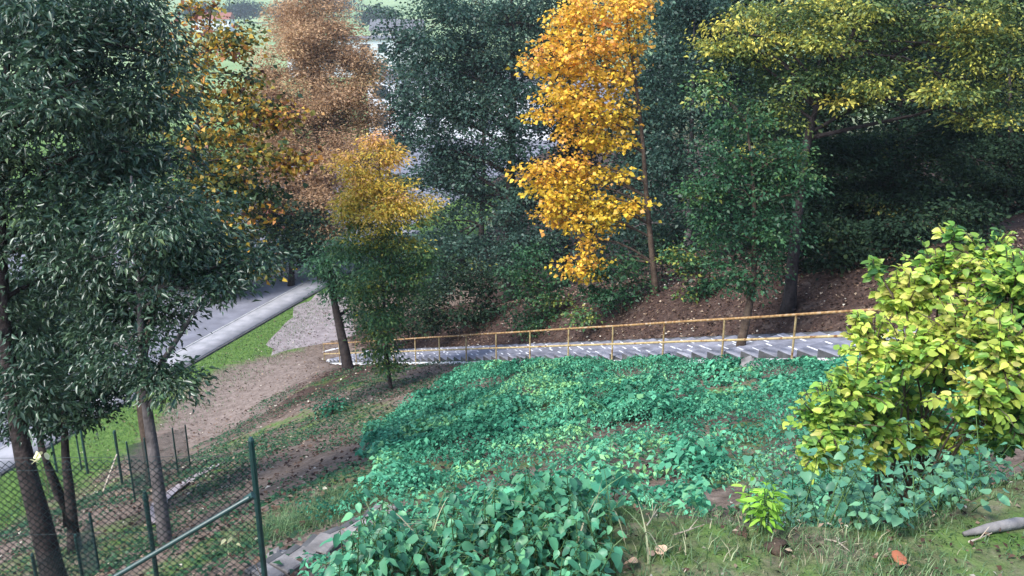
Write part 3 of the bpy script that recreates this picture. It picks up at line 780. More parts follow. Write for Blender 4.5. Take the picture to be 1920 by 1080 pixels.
bgt = [('grey-green wood tree just right of the orange maple, deep in the shade', 1190, 480, 52, 'bluegreen', 90), ('dark wood tree behind the leafy young tree', 1400, 470, 44, 'darkgreen', 100),
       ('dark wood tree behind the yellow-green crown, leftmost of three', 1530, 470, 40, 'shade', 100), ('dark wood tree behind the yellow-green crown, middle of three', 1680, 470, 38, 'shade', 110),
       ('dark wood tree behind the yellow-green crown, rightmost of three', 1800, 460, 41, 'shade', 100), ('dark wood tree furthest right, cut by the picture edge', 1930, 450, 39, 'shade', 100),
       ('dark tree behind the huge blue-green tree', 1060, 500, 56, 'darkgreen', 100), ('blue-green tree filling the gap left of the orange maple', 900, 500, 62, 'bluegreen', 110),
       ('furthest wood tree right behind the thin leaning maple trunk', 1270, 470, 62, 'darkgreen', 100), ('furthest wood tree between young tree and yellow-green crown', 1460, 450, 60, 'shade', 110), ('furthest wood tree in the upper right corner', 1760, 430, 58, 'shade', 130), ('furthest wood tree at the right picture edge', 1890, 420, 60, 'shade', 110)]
for lab, px, pb, Z, lf, w in bgt:
    bl = [(px + RNG.uniform(-.7, .7) * w, y + RNG.uniform(-15, 15), w * RNG.uniform(.45, .7), 45 * RNG.uniform(.8, 1.2)) for y in np.linspace(-20, pb - 30, 10) for _ in range(2)]
    tree('wood_tree', lab, [(px, pb + 40), (px + 4, pb - 120), (px + 8, pb - 250), (px + 6, 0), (px + 6, -80)], Z, bl, lf, 'bark_dark', .24, .28, .55, dens=.9, rc=1.0, group='dark trees deep in the wood', tonebase=.35, tonevar=.3)

for lab, px, pb, Z, lf, w, top in (('dark street tree across the road behind the leaning left trunk', 120, 600, 55, 'darkgreen', 110, 200), ('street tree across the road behind the forked grey trunk', 300, 560, 60, 'darkgreen', 100, 150),
                          ('brown-green street tree between the maple and the russet tree', 470, 515, 64, 'maple', 70, 260), ('green street tree just right of the russet tree', 725, 500, 66, 'bluegreen', 60, 120),
                          ('low dark street tree under the russet crown', 545, 528, 60, 'darkgreen', 55, 400), ('dark street tree glimpsed between the maple and the forked trunk', 400, 570, 57, 'darkgreen', 70, 330)):
    bl = [(px + RNG.uniform(-.7, .7) * w, y + RNG.uniform(-15, 15), w * RNG.uniform(.4, .6), 38 * RNG.uniform(.8, 1.2)) for y in np.linspace(top, pb - 50, 7) for _ in range(2)]
    tree('street_tree', lab, [(px, pb), (px + 4, pb - 80), (px + 6, (top + pb) / 2), (px + 6, top)], Z, bl, lf, 'bark_dark', .2, .24, .6, dens=1.3, rc=1.0, group='trees across the street', tonebase=.38, tonevar=.3)
# ------------------------------------------------------------------ shrubs behind the handrail and on the bank
def shrub(name, label, px, pb, Z, blobs, leaf, size, tonebase=.45, dens=.9, rc=.4, **kw):
    Z = float(hit(px, pb) @ np.array([0, CP, -SP]) + CAMZ * SP); Z = min(Z, 48)
    b_ = at(px, pb, Z)
    b_[2] = gz(b_[0], b_[1])
    return tree(name, label, [(px, pb), (px + 2, pb - 20), (px, blobs[0][1])], Z, blobs, leaf, 'bark_brown', .05, size, kw.pop('ratio', .6), dens=dens, rc=rc, cat='shrub', base=b_,
                group='shrubs along the stairs', tonebase=tonebase, **kw)
shrub('shrub', 'fresh green shrub leaning over the handrail below the orange maple', 1000, 620, 34, [(990, 520, 45, 40), (1010, 570, 50, 40), (975, 570, 35, 40), (1000, 615, 30, 25, -.6), (1040, 540, 40, 40), (1010, 480, 45, 35), (1060, 580, 35, 25, 0, .35)], 'midgreen', .16, tonebase=.45, rc=.5)
shrub('shrub', 'green shrub at the foot of the thin leaning trunk', 1165, 590, 36, [(1160, 540, 60, 35), (1120, 560, 40, 30), (1200, 530, 35, 30), (1150, 490, 50, 35), (1090, 590, 30, 20, 0, .3)], 'midgreen', .15, tonebase=.4, rc=.5)
shrub('shrub', 'shrub with yellow-spotted leaves between maple trunk and young tree', 1305, 570, 30, [(1290, 490, 45, 35, 0, .25), (1330, 510, 40, 35), (1310, 540, 45, 22), (1265, 470, 30, 22, 0, .4), (1330, 460, 35, 25)], 'midgreen', .14, tonebase=.42, rc=.45, tonevar=.5)
shrub('shrub', 'broad dark bush behind the lower handrail', 860, 640, 43, [(850, 580, 70, 45), (900, 540, 60, 45), (800, 600, 50, 35), (920, 590, 45, 40), (870, 520, 60, 35)], 'shade', .18, tonebase=.4, rc=.6)
shrub('shrub', 'dark bush behind the slender yellow-topped tree', 770, 645, 45, [(770, 590, 45, 45), (730, 610, 40, 35), (790, 550, 45, 40), (690, 600, 35, 40)], 'shade', .18, tonebase=.45, rc=.6)
shrub('shrub', 'low dark bush between the big dark trunk and the orange crown', 1000, 480, 45, [(980, 460, 50, 40), (1040, 440, 45, 40), (930, 500, 45, 40)], 'bluegreen', .18, tonebase=.35, rc=.6)
shrub('shrub', 'bush in the shade behind the yellow-spotted shrub', 1240, 520, 38, [(1240, 460, 50, 40), (1280, 430, 50, 40), (1210, 490, 40, 30)], 'darkgreen', .16, tonebase=.45, rc=.55)
shrub('shrub', 'lone small dark bush on the brown slope below the stair foot', 622, 778, 36.5, [(622, 765, 26, 16), (608, 775, 18, 10), (632, 752, 14, 12)], 'cover', .13, tonebase=.15, rc=.3)
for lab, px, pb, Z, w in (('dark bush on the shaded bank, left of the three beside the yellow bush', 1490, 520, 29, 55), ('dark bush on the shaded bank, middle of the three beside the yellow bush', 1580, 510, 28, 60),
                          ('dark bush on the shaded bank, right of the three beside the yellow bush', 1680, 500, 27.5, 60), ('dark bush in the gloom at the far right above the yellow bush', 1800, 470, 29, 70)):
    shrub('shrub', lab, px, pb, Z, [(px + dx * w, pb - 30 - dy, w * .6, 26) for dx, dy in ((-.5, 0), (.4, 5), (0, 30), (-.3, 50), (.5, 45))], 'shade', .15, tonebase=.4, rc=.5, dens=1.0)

# ------------------------------------------------------------------ ground cover on the slope
cov_poly = gpoly([(905, 684), (850, 700), (810, 735), (745, 780), (700, 815), (690, 870), (715, 915), (640, 945), (600, 968), (560, 990), (620, 990), (730, 965), (760, 985), (700, 1020), (640, 1050), (560, 1085),
                  (900, 1085), (1010, 1060), (1130, 985), (1180, 960), (1300, 955), (1400, 960), (1480, 970)]) + [(2.9, 6.0), (4.2, 7.2), (5.5, 9.0), (7.5, 13), (10.5, 13.5)] + [tuple(sp(-5, -.4)[:2]), tuple(sp(8, -.45)[:2])]
NP = 1350
PXm, PYm = RNG.uniform(-6.5, 11, NP), RNG.uniform(4.2, 34, NP)
PR = RNG.uniform(.32, .72, NP) * (1 + .5 * (RNG.random(NP) < .2)); PH = RNG.uniform(.16, .42, NP) + .4 * (RNG.random(NP) < .22) * RNG.random(NP)
PH = np.minimum(PH, .75 * PR); PT = RNG.normal(size=NP) * .17
def hummock(x, y, want=False):
    """plants as overlapping domes on the slope; returns height (and which plant)"""
    a, s_ = along(x, y)
    h = np.full(len(x), .05); w = np.zeros(len(x), int)
    order = np.argsort(x); xs_ = x[order]
    for q in range(NP):
        i0, i1 = np.searchsorted(xs_, [PXm[q] - PR[q], PXm[q] + PR[q]])
        k = order[i0:i1]
        d2 = ((x[k] - PXm[q]) ** 2 + (y[k] - PYm[q]) ** 2) / PR[q] ** 2
        hh_ = .05 + PH[q] * np.sqrt(np.clip(1 - d2, 0, 1))
        b_ = hh_ > h[k]
        h[k[b_]] = hh_[b_]; w[k[b_]] = q
    h = (h * (1 + .5 * fbm(x * .5, y * .5, 61)) + .02 * vnoise(x * 4, y * 4, 72)) * (.3 + .7 * sstep(-.2, -1.6, s_)) + .02
    return (h, w) if want else h
nx = 240000
X = RNG.uniform(-6.5, 11, nx); Y = RNG.uniform(4.2, 34, nx)
keep = inpoly(X + .35 * vnoise(X * 1.2, Y * 1.2, 81), Y + .35 * vnoise(X * 1.2, Y * 1.2, 82), cov_poly)
# bare patches seen in the photograph
for px, py, r_ in ((1275, 730, .45), (1360, 735, .6), (1140, 838, .3), (1230, 915, .2), (1250, 760, .3)):
    h_ = hit(px, py); keep &= np.hypot((X - h_[0]), (Y - h_[1])) > r_ * (1 + .5 * vnoise(X * 2, Y * 2, 83))
X, Y = X[keep], Y[keep]
n = len(X)
hh, wp_ = hummock(X, Y, True)
# tufts: leaves gather round plant centres
u = RNG.random(n) ** .42
Zc = ground(X, Y) + hh * u
e = .05
gxn = (ground(X + e, Y) + hummock(X + e, Y) - ground(X - e, Y) - hummock(X - e, Y)) / (2 * e); gyn = (ground(X, Y + e) + hummock(X, Y + e) - ground(X, Y - e) - hummock(X, Y - e)) / (2 * e)
nrm = unit(np.stack([-np.clip(gxn, -2, 2) * .8, -np.clip(gyn, -2, 2) * .8, np.ones(n)], 1) + RNG.normal(size=(n, 3)) * .35)
ang = RNG.uniform(0, 2 * math.pi, n)
ax = np.stack([np.cos(ang), np.sin(ang), -.25 - .3 * RNG.random(n)], 1)
tn = np.clip(.42 + .28 * fbm(X * .45, Y * .45, 91) + .2 * fbm(X * 1.4, Y * 1.4, 95) + .12 * (u - .6) + PT[wp_], .02, .95)
for px, py, r_, dv in ((1250, 880, 1.0, .3), (1010, 745, 2.0, .22), (720, 900, .5, .5), (830, 850, 1.5, -.2), (1440, 850, .9, -.25), (1080, 700, 1.5, .1)):
    h_ = hit(px, py); tn += dv * np.exp(-((X - h_[0]) ** 2 + (Y - h_[1]) ** 2) / r_ ** 2)
ln = RNG.uniform(.06, .13, n) * (1 + .35 * vnoise(X * .9, Y * .9, 97))
psz, prt = RNG.uniform(.6, 1.45, NP), RNG.uniform(.34, .85, NP)
V, F, k = leaves(np.stack([X, Y, Zc], 1), ax, nrm, ln * psz[wp_] * np.clip(np.hypot(X, Y) / 14, .72, 1.1), prt[wp_], 'diamond', fold=.12, droop=.12)
o = link('ground_cover', np_mesh('ground_cover', V, F, np.repeat(np.clip(tn, .02, .98), k)), L['cover'])
tag(o, 'dense teal-green leafy plants covering the slope below the stairs', 'ground cover', kind='stuff')

# sparse weeds and litter on the rest of the slope
def scatter(n, xr, yr, cond):
    X = RNG.uniform(*xr, n); Y = RNG.uniform(*yr, n); k = cond(X, Y); return X[k], Y[k]
def weed_c(X, Y):
    a, s_ = along(X, Y)
    return (s_ < -.3) & (a < 25) & (RNG.random(len(X)) < sstep(-.05, .55, fbm(X * .55, Y * .55, 33) + .3)) & ~inpoly(X, Y, cov_poly)
X, Y = scatter(90000, (-19, 6), (8, 40), weed_c)
n = len(X); hz = RNG.random(n) * (.06 + .22 * np.clip(fbm(X * .9, Y * .9, 34), 0, 1))
ang = RNG.uniform(0, 2 * math.pi, n)
V, F, k = leaves(np.stack([X, Y, ground(X, Y) + .01 + hz], 1), np.stack([np.cos(ang), np.sin(ang), .15 * RNG.normal(size=n)], 1), unit(U3 + RNG.normal(size=(n, 3)) * .5), RNG.uniform(.05, .12, n), .55)
o = link('weeds', np_mesh('weeds', V, F, np.repeat(np.clip(.3 + .25 * fbm(X * .4, Y * .4, 35) + .1 * RNG.normal(size=n), 0, 1), k)), L['midgreen'])
tag(o, 'low scattered weeds on the brown slope', 'weeds', kind='stuff')
def lit_c(X, Y):
    a, s_ = along(X, Y); p_, q_ = pav(X, Y)
    d = np.where(s_ > STW + .2, 1.0, np.where(a < 25, .8, .35)) * (q_ < -.2) * ~((s_ > -.1) & (s_ < STW + .15) & (a < ABOT))
    d = d * np.where(inpoly(X, Y, cov_poly), .15, 1)
    return RNG.random(len(X)) < d * (.35 + .65 * sstep(-.4, .4, fbm(X * .6, Y * .6, 36)))
X, Y = scatter(60000, (-19, 20), (7, 52), lit_c)
Xb, Yb = scatter(55000, (-6, 22), (14, 48), lambda x, y: (along(x, y)[1] > STW + .2) & (along(x, y)[1] < 9))
X, Y = np.concatenate([X, Xb]), np.concatenate([Y, Yb])
n = len(X); ang = RNG.uniform(0, 2 * math.pi, n)
V, F, k = leaves(np.stack([X, Y, ground(X, Y) + .015 + .03 * RNG.random(n)], 1), np.stack([np.cos(ang), np.sin(ang), .25 * RNG.normal(size=n)], 1), unit(U3 + RNG.normal(size=(n, 3)) * .3), RNG.uniform(.05, .13, n), .7)
tl = np.where(RNG.random(n) < .09, .75, .3) + .1 * RNG.normal(size=n)
pass
X2, Y2 = scatter(9000, (-1.1, 7), (2.7, 8), lambda x, y: fbm(x * 1.4, y * 1.4, 41) > -.15)
n2 = len(X2); an2 = RNG.uniform(0, 6.28, n2)
V2, F2, k = leaves(np.stack([X2, Y2, ground(X2, Y2) + .008 + .03 * RNG.random(n2)], 1), np.stack([np.cos(an2), np.sin(an2), .3 * RNG.normal(size=n2)], 1), unit(U3 + RNG.normal(size=(n2, 3)) * .4), RNG.uniform(.012, .045, n2), RNG.choice([.15, .5, .7], n2))
F = np.concatenate([F, F2 + len(V)]); V = np.concatenate([V, V2]); tl = np.concatenate([tl, .45 + .25 * RNG.normal(size=n2)])
o = link('leaf_litter', np_mesh('leaf_litter', V, F, np.repeat(np.clip(tl, 0, 1), k)), L['litter'])
tag(o, 'fallen leaves strewn over the slope and bank', 'leaf litter', kind='stuff')

# ------------------------------------------------------------------ grass
def blades(X, Y, h, w, tone, bend=.5, seg=2):
    n = len(X); ang = RNG.uniform(0, 2 * math.pi, n); d = np.stack([np.cos(ang), np.sin(ang), 0 * ang], 1); s_ = np.stack([-d[:, 1], d[:, 0], 0 * ang], 1)
    B = np.stack([X, Y, ground(X, Y) - .01], 1); h = h[:, None]; w = np.broadcast_to(w, (n,))[:, None]; be = (bend * RNG.uniform(.3, 1.3, n))[:, None]
    rows = []
    for t in np.linspace(0, 1, seg + 1):
        c = B + U3 * h * (t - be * .32 * t ** 2.6) + d * h * be * (.15 * t + .85 * t ** 2.2); ww = w * (1 - .93 * t ** 2.2)
        rows += [c - s_ * ww, c + s_ * ww]
    V = np.stack(rows, 1).reshape(-1, 3); k = 2 * (seg + 1)
    F = (np.arange(n)[:, None, None] * k + np.array([[2 * i, 2 * i + 1, 2 * i + 3, 2 * i + 2] for i in range(seg)])[None]).reshape(-1, 4)
    return np_mesh('grass', V, F, np.repeat(np.clip(tone, 0, 1), k))
def tg(X, Y):
    fe = 4.6 + .35 * np.clip(X - 1, 0, 30)
    return (X > -1.1) & (Y < fe + .3 * vnoise(X * 2, Y * 2, 5)) & (RNG.random(len(X)) < .25 + .75 * sstep(-.35, .2, fbm(X * 1.6, Y * 1.6, 6)))
X, Y = scatter(115000, (-1.1, 7), (2.6, 8), tg)
tone = .38 + .3 * fbm(X * 1.1, Y * 1.1, 8) + .12 * RNG.normal(size=len(X)) + .45 * (RNG.random(len(X)) < .17)
o = link('grass', blades(X, Y, RNG.uniform(.02, .085, len(X)) * (1 + .6 * fbm(X * 1.5, Y * 1.5, 10)), RNG.uniform(.0015, .0038, len(X)), tone, .8), L['grass'])
tag(o, 'short rough grass on the near terrace edge', 'grass', kind='stuff')
def vg(X, Y):
    p_, q_ = pav(X, Y); a, s_ = along(X, Y)
    return (q_ < -.1) & (q_ > -6.5) & (RNG.random(len(X)) < sstep(-5.2, -1.6, q_ + 1.6 * fbm(X * .35, Y * .35, 21)) * .9) & (ground(X, Y) < 4)
X, Y = scatter(70000, (-24, -6), (22, 54), vg)
o = link('grass', blades(X, Y, RNG.uniform(.05, .14, len(X)), np.full(len(X), .012), .35 + .25 * fbm(X * .5, Y * .5, 18) + .1 * RNG.normal(size=len(X)), .7), L['grass'])
tag(o, 'green grass verge between the pavement and the bare brown ground', 'grass', kind='stuff')
ge = [hit(*q_) for q_ in ((500, 1000), (560, 975), (620, 955), (680, 930))]
X = np.concatenate([RNG.normal(p[0], .35, 1500) for p in ge]); Y = np.concatenate([RNG.normal(p[1], .45, 1500) for p in ge])
o = link('grass', blades(X, Y, RNG.uniform(.06, .2, len(X)), np.full(len(X), .004), .4 + .12 * RNG.normal(size=len(X)), .9), L['grass'])
tag(o, 'strip of green grass above the small slab steps', 'grass', kind='stuff')

# ------------------------------------------------------------------ near plants whose leaves can be told apart
def leaf_variants(kind, n=5):
    out = []
    for i in range(n):
        rg = np.random.default_rng(100 + i)
        k = 7
        t = np.linspace(0, 1, k)
        if kind == 'ovate': w = .82 * t ** .55 * (1 - t) ** .98
        elif kind == 'heart': w = .46 * np.sin(math.pi * np.clip(t * .93 + .07, 0, 1) ** .62) ** .75
        else: w = .16 * np.sin(math.pi * t ** .8)
        w = w + .02 * (np.arange(k) % 2) * (kind != 'lance') * (t > .05) * (t < .95)
        zc = -.22 * t ** 2 * rg.uniform(.4, 1.3)
        wav = .03 * np.sin(t * 9 + rg.uniform(0, 6))
        V = []
        for j in range(k):
            V += [(t[j], w[j], zc[j] + .25 * w[j] + wav[j]), (t[j], 0, zc[j]), (t[j], -w[j], zc[j] + .25 * w[j] - wav[j])]
        F = []
        for j in range(k - 1):
            F += [(3 * j, 3 * j + 1, 3 * j + 4, 3 * j + 3), (3 * j + 1, 3 * j + 2, 3 * j + 5, 3 * j + 4)]
        out.append((np.array(V), np.array(F)))
    return out
LV = {k: leaf_variants(k) for k in ('ovate', 'heart', 'lance')}

def place_leaves(root, C, ax, nr, ln, tone, kind, leaf, nparts=290):
    """the leaves that show largest become parts, the rest one mass"""
    C = np.asarray(C, float); n = len(C)
    a = unit(ax); s_ = unit(np.cross(nr, a)); u = np.cross(a, s_)
    cam_v = unit(np.array([0, 0, CAMZ]) - C)
    dep = C @ np.array([0, CP, -SP]) + CAMZ * SP
    py = 540 - FPX * ((C - np.array([0, 0, CAMZ])) @ np.array([0, SP, CP])) / dep
    px = 960 + FPX * C[:, 0] / dep
    cc = C.mean(0)
    front = np.sum((C - cc) * cam_v, 1)
    score = ln / dep * (.3 + np.abs(np.sum(u * cam_v, 1))) * (1 + .8 * (front > np.quantile(front, .6)))
    score = np.where((px > 0) & (px < 1920) & (py > 0) & (py < 1075), score, -1)
    pick = set(np.argsort(-score)[:nparts].tolist())
    var = LV[kind]
    meshes = []
    for i, (V, F) in enumerate(var):
        for tq in (.15, .38, .6, .85):
            me = np_mesh('leaf', V, F, np.full(len(V), tq), smooth=True); me.materials.append(L[leaf]); meshes.append((i, tq, me))
    par = root.matrix_world.inverted()
    VV, FF, TT, b0 = [], [], [], 0
    for j in range(n):
        vi = RNG.integers(len(var))
        if j in pick:
            tq = int(np.argmin(np.abs(np.array([.15, .38, .6, .85]) - tone[j])))
            o = bpy.data.objects.new('leaf', meshes[vi * 4 + tq][2]); COL.objects.link(o)
            m4 = Matrix(((a[j][0] * ln[j], s_[j][0] * ln[j], u[j][0] * ln[j], C[j][0]), (a[j][1] * ln[j], s_[j][1] * ln[j], u[j][1] * ln[j], C[j][1]), (a[j][2] * ln[j], s_[j][2] * ln[j], u[j][2] * ln[j], C[j][2]), (0, 0, 0, 1)))
            o.parent = root; o.matrix_basis = par @ m4
        else:
            V, F = var[vi]
            VV.append(C[j] + ln[j] * (V[:, :1] * a[j] + V[:, 1:2] * s_[j] + V[:, 2:] * u[j])); FF.append(F + b0); b0 += len(V); TT.append(np.full(len(V), tone[j]))
    o = link('foliage', np_mesh('foliage', np.concatenate(VV), np.concatenate(FF), np.concatenate(TT), smooth=True), L[leaf])
    o['kind'] = 'stuff'; adopt(o, root)

# yellow-green bush at the right
ZB = 6.6
bb = at(1720, 870, ZB + .3); bb[2] = gz(bb[0], bb[1])
bush = empty('golden_bush', bb)
tag(bush, 'large yellow-green leafy bush at the right edge of the slope', 'bush')
bl = [(1560, 790, 75, 80, -.35), (1600, 720, 80, 60, -.2), (1640, 640, 70, 60, 0), (1700, 560, 70, 60, .1), (1760, 520, 90, 70, .1), (1850, 480, 90, 60, .1), (1900, 540, 90, 90, -.2), (1800, 620, 110, 80, -.2), (1700, 660, 80, 60, -.2), (1880, 660, 80, 80, -.5), (1840, 730, 80, 60, -.5), (1930, 740, 70, 60, -.4), (1900, 790, 70, 45, -.3), (1950, 800, 60, 50, -.2), (1780, 440, 14, 40, .1), (1760, 700, 60, 50, .2),
      (1960, 600, 90, 120, 0), (1640, 500, 18, 24, .1), (1615, 590, 22, 18, 0), (1530, 840, 45, 40, -.4), (1650, 790, 60, 60, 0), (1740, 790, 60, 40, .3), (1690, 740, 60, 50, .3), (1850, 790, 60, 30, -.3), (1620, 850, 50, 30, -.2), (1700, 830, 60, 30, .1), (1790, 820, 60, 30, .2), (1880, 820, 60, 30, .1)]
mb = MB(); C, ax, nr, ln, tn = [], [], [], [], []
for px, py, rx, ry, dz in bl:
    c = at(px, py, ZB + dz); sx, sz = rx / FPX * ZB, ry / FPX * ZB
    st = bb + RNG.normal(size=3) * np.array([.15, .15, 0])
    limb(mb, st, c, .011, .006, .15, 6, 5)
    for _ in range(max(5, int(rx * ry / 85))):
        d = unit(RNG.normal(size=3)); tip = c + d * (RNG.random() ** .4 if RNG.random() < .9 else RNG.uniform(1.0, 1.35)) * np.array([sx, max(sx, sz) * .8, sz])
        basep = c + (tip - c) * .25 - U3 * .05
        pts = limb(mb, basep, tip, .006, .003, .05, 4, 3)
        dirv = unit(tip - basep)
        nlv = RNG.integers(9, 15); tb = .5 + .25 * RNG.normal() + .45 * float(vnoise(px / 70, py / 70, 3)) + .1 * (py < 700) - .1 * (px < 1660) * (py < 620)
        for q_ in range(nlv):
            t = .15 + .85 * q_ / nlv
            p = basep + (tip - basep) * t + U3 * .05 * math.sin(math.pi * t) * np.linalg.norm(tip - basep)
            sd = unit(np.cross(dirv, U3 + RNG.normal(size=3) * .2)) * (1 if q_ % 2 else -1)
            a_ = sd * .9 + dirv * .55 + U3 * RNG.uniform(-.6, .1)
            C.append(p + sd * .01); ax.append(a_); nr.append(U3 * .8 + RNG.normal(size=3) * .4 - np.array([0, .35, 0])); ln.append(RNG.uniform(.035, .085)); tn.append(tb + .1 * RNG.normal())
adopt(mb.build('branches', M['twig'], smooth=True), bush)
place_leaves(bush, C, np.array(ax), np.array(nr), np.array(ln), np.clip(tn, .05, .95), 'ovate', 'bush', 295)

# broad-leaved clump in the foreground
def stems_plant(name, label, cat, spots, leaf, kind, hrange, size, pairs, mat='stem_green', lean=.3, nparts=290, dr=.35, toneb=.5, up=.8, tonev=.2):
    cx_ = np.mean([s_[0] for s_ in spots]); cy_ = np.mean([s_[1] for s_ in spots])
    root = empty(name, (cx_, cy_, gz(cx_, cy_))); tag(root, label, cat)
    mb = MB(); C, ax, nr, ln, tn = [], [], [], [], []
    for x, y in spots:
        h = RNG.uniform(*hrange); b_ = np.array([x, y, gz(x, y) - .02]); l_ = RNG.normal(size=2) * lean * h
        tip = b_ + np.array([l_[0], l_[1], h])
        pts = [b_, b_ + (tip - b_) * .4 + U3 * h * .06, tip]
        mb.tube(pts, [.005, .004, .002], 4, cap=False)
        th = RNG.uniform(0, 6.28); tb = toneb + tonev * RNG.normal()
        for q_ in range(pairs):
            t = .3 + .7 * q_ / max(1, pairs - 1); p = b_ * (1 - t) + tip * t + U3 * h * .06 * math.sin(math.pi * t)
            th += 1.45 + RNG.normal() * .25
            for sgn in (0, math.pi):
                d = np.array([math.cos(th + sgn), math.sin(th + sgn), 0])
                s_ = size * RNG.uniform(.6, 1.15) * (1.1 - .45 * abs(t - .65))
                pet = s_ * .45
                C.append(p + d * pet + U3 * pet * .25); mb.tube([p, p + d * pet + U3 * pet * .25], [.0022, .0015], 3, cap=False)
                ax.append(d - U3 * dr * RNG.uniform(.3, 1.6)); nr.append(U3 * up + d * .3 + RNG.normal(size=3) * .25); ln.append(s_); tn.append(tb + .1 * RNG.normal())
    adopt(mb.build('stems', M[mat], smooth=True), root)
    place_leaves(root, C, np.array(ax), np.array(nr), np.array(ln), np.clip(tn, .05, .95), kind, leaf, nparts)
    return root
def spots_in(poly, n):
    P = []; xs_, ys_ = [q_[0] for q_ in poly], [q_[1] for q_ in poly]
    while len(P) < n:
        x, y = RNG.uniform(min(xs_), max(xs_)), RNG.uniform(min(ys_), max(ys_))
        if inpoly(np.array([x]), np.array([y]), poly)[0]: P.append((x, y))
    return P
stems_plant('nettle_clump', 'tall clump of broad green leaves at the bottom centre of the picture', 'plant clump',
            spots_in([(-.95, 3.5), (.55, 3.4), (.5, 4.3), (.25, 4.75), (-.3, 4.9), (-.8, 4.6)], 260), 'nettle', 'ovate', (.14, .38), .072, 5, lean=.3, dr=.6)
vp = gpoly([(1440, 975), (1560, 1015), (1660, 1010), (1800, 985), (1850, 950), (1840, 870), (1700, 840), (1560, 870), (1440, 920)])
stems_plant('vine_patch', 'grey-green patch of rounded flat leaves under the yellow bush', 'plant clump', spots_in(vp, 560), 'vine', 'heart', (.18, .5), .058, 4, lean=.5, dr=.25, up=1.2)
hp = hit(1425, 985)
stems_plant('lime_green_plant', 'single bright lime green leafy plant at the terrace edge', 'plant', [(hp[0] + RNG.normal() * .06, hp[1] + RNG.normal() * .06) for _ in range(9)], 'lime', 'lance', (.14, .3), .075, 7, lean=.18, nparts=110, up=.6, dr=.0)

# long arching grass leaves in front
tg_root = hit(1000, 1050)
X = np.concatenate([RNG.normal(hit(px, 1070)[0], .12, 11) for px in (740, 830, 1000, 1130, 1180)]); Y = np.concatenate([RNG.normal(hit(px, 1070)[1] + .1, .15, 11) for px in (740, 830, 1000, 1130, 1180)])
o = link('tall_grass', blades(X, Y, RNG.uniform(.25, .48, len(X)), np.full(len(X), .0055), .6 + .15 * RNG.normal(size=len(X)), 1.1, 7), L['grass'])
tag(o, 'long arching pale grass blades in the foreground clump', 'grass', kind='stuff')

# ------------------------------------------------------------------ small things in the foreground
def fallen(px, py, size, leaf, label, rz, tilt):
    p = hit(px, py)
    V, F = LV['heart'][RNG.integers(5)]
    me = np_mesh('fallen_leaf', V * size * np.array([1, 1, 1.6]), F, np.full(len(V), .5), smooth=True); me.materials.append(L[leaf])
    o = bpy.data.objects.new('fallen_leaf', me); COL.objects.link(o); o.location = p + U3 * .035; o.rotation_euler = (tilt, -.2, rz)
    tag(o, label, 'leaf', 'fallen leaves on the terrace')
fallen(1675, 1062, .09, 'fallen_orange', 'rust orange fallen leaf in the grass at the bottom edge', .4, .5)
fallen(1245, 1048, .07, 'fallen_tan', 'curled tan fallen leaf on the grass, larger of two', 2.2, -.4)
fallen(1215, 1050, .055, 'fallen_tan', 'small tan leaf lying left of the larger one', .9, .5)
fallen(1195, 1066, .07, 'fallen_tan', 'dull tan leaf nearest the bottom edge beside the broad-leaved clump', 3.0, .2)
def twig_(pxs, r, label, mat='dry', lift=.03):
    P = [hit(a, b_) + U3 * lift for a, b_ in pxs]
    mb = MB(); mb.tube(P, list(np.linspace(r, r * .4, len(P))), 5)
    d = unit(P[-1] - P[0]); m_ = (P[0] + P[-1]) / 2
    mb.tube([m_, m_ + d * .06 + U3 * .05], [r * .6, r * .25], 4)
    tag(mb.build('twig', M[mat]), label, 'twig', 'dead twigs on the terrace')
twig_([(1545, 1020), (1570, 1025), (1592, 1043)], .006, 'forked pale twig lying below the flat-leaved patch')
twig_([(1815, 1025), (1835, 1018), (1858, 1008)], .006, 'straight dry twig in front of the grey log')
twig_([(1212, 1003), (1222, 988), (1232, 972)], .004, 'thin dead stem standing at the terrace edge', lift=.06)
twig_([(1262, 1012), (1290, 1003), (1320, 992)], .006, 'dry root lying along the terrace edge')
lp = [hit(1805, 1010), hit(1850, 1000), hit(1905, 990), hit(1940, 985)]
mb = MB(); mb.tube([p + U3 * .03 for p in lp], [.012, .028, .034, .02], 9)
tag(mb.build('log', M['stone'], smooth=True), 'weathered grey piece of log in the grass at right', 'log')
p = hit(1450, 1030)
def rock(px, py, s_, label, grp=None, mat='stone'):
    p = hit(px, py); n_ = 6
    V, F = [], []
    for i in range(n_ + 1):
        th = math.pi * i / n_
        for j in range(8):
            f_ = 2 * math.pi * j / 8; r_ = s_ * (1 + .25 * RNG.normal() * (0 < i < n_))
            V.append((p[0] + r_ * math.sin(th) * math.cos(f_), p[1] + r_ * math.sin(th) * math.sin(f_), p[2] + .6 * r_ * math.cos(th) * 1 + s_ * .1))
    F = [(8 * i + j, 8 * i + (j + 1) % 8, 8 * i + 8 + (j + 1) % 8, 8 * i + 8 + j) for i in range(n_) for j in range(8)]
    tag(link('rock', np_mesh('rock', V, F[::-1], smooth=False), M[mat]), label, 'rock', grp)
rock(1455, 1030, .07, 'dark earthy stump stub right of the middle of the terrace', mat='bark_brown')
rock(1390, 1000, .04, 'small brown clod by the bright lime green plant', mat='bark_brown')
rock(520, 1048, .13, 'grey stone beside the lowest slab steps')
rock(1410, 690, .3, 'grey stone at the foot of the slanting trunk')
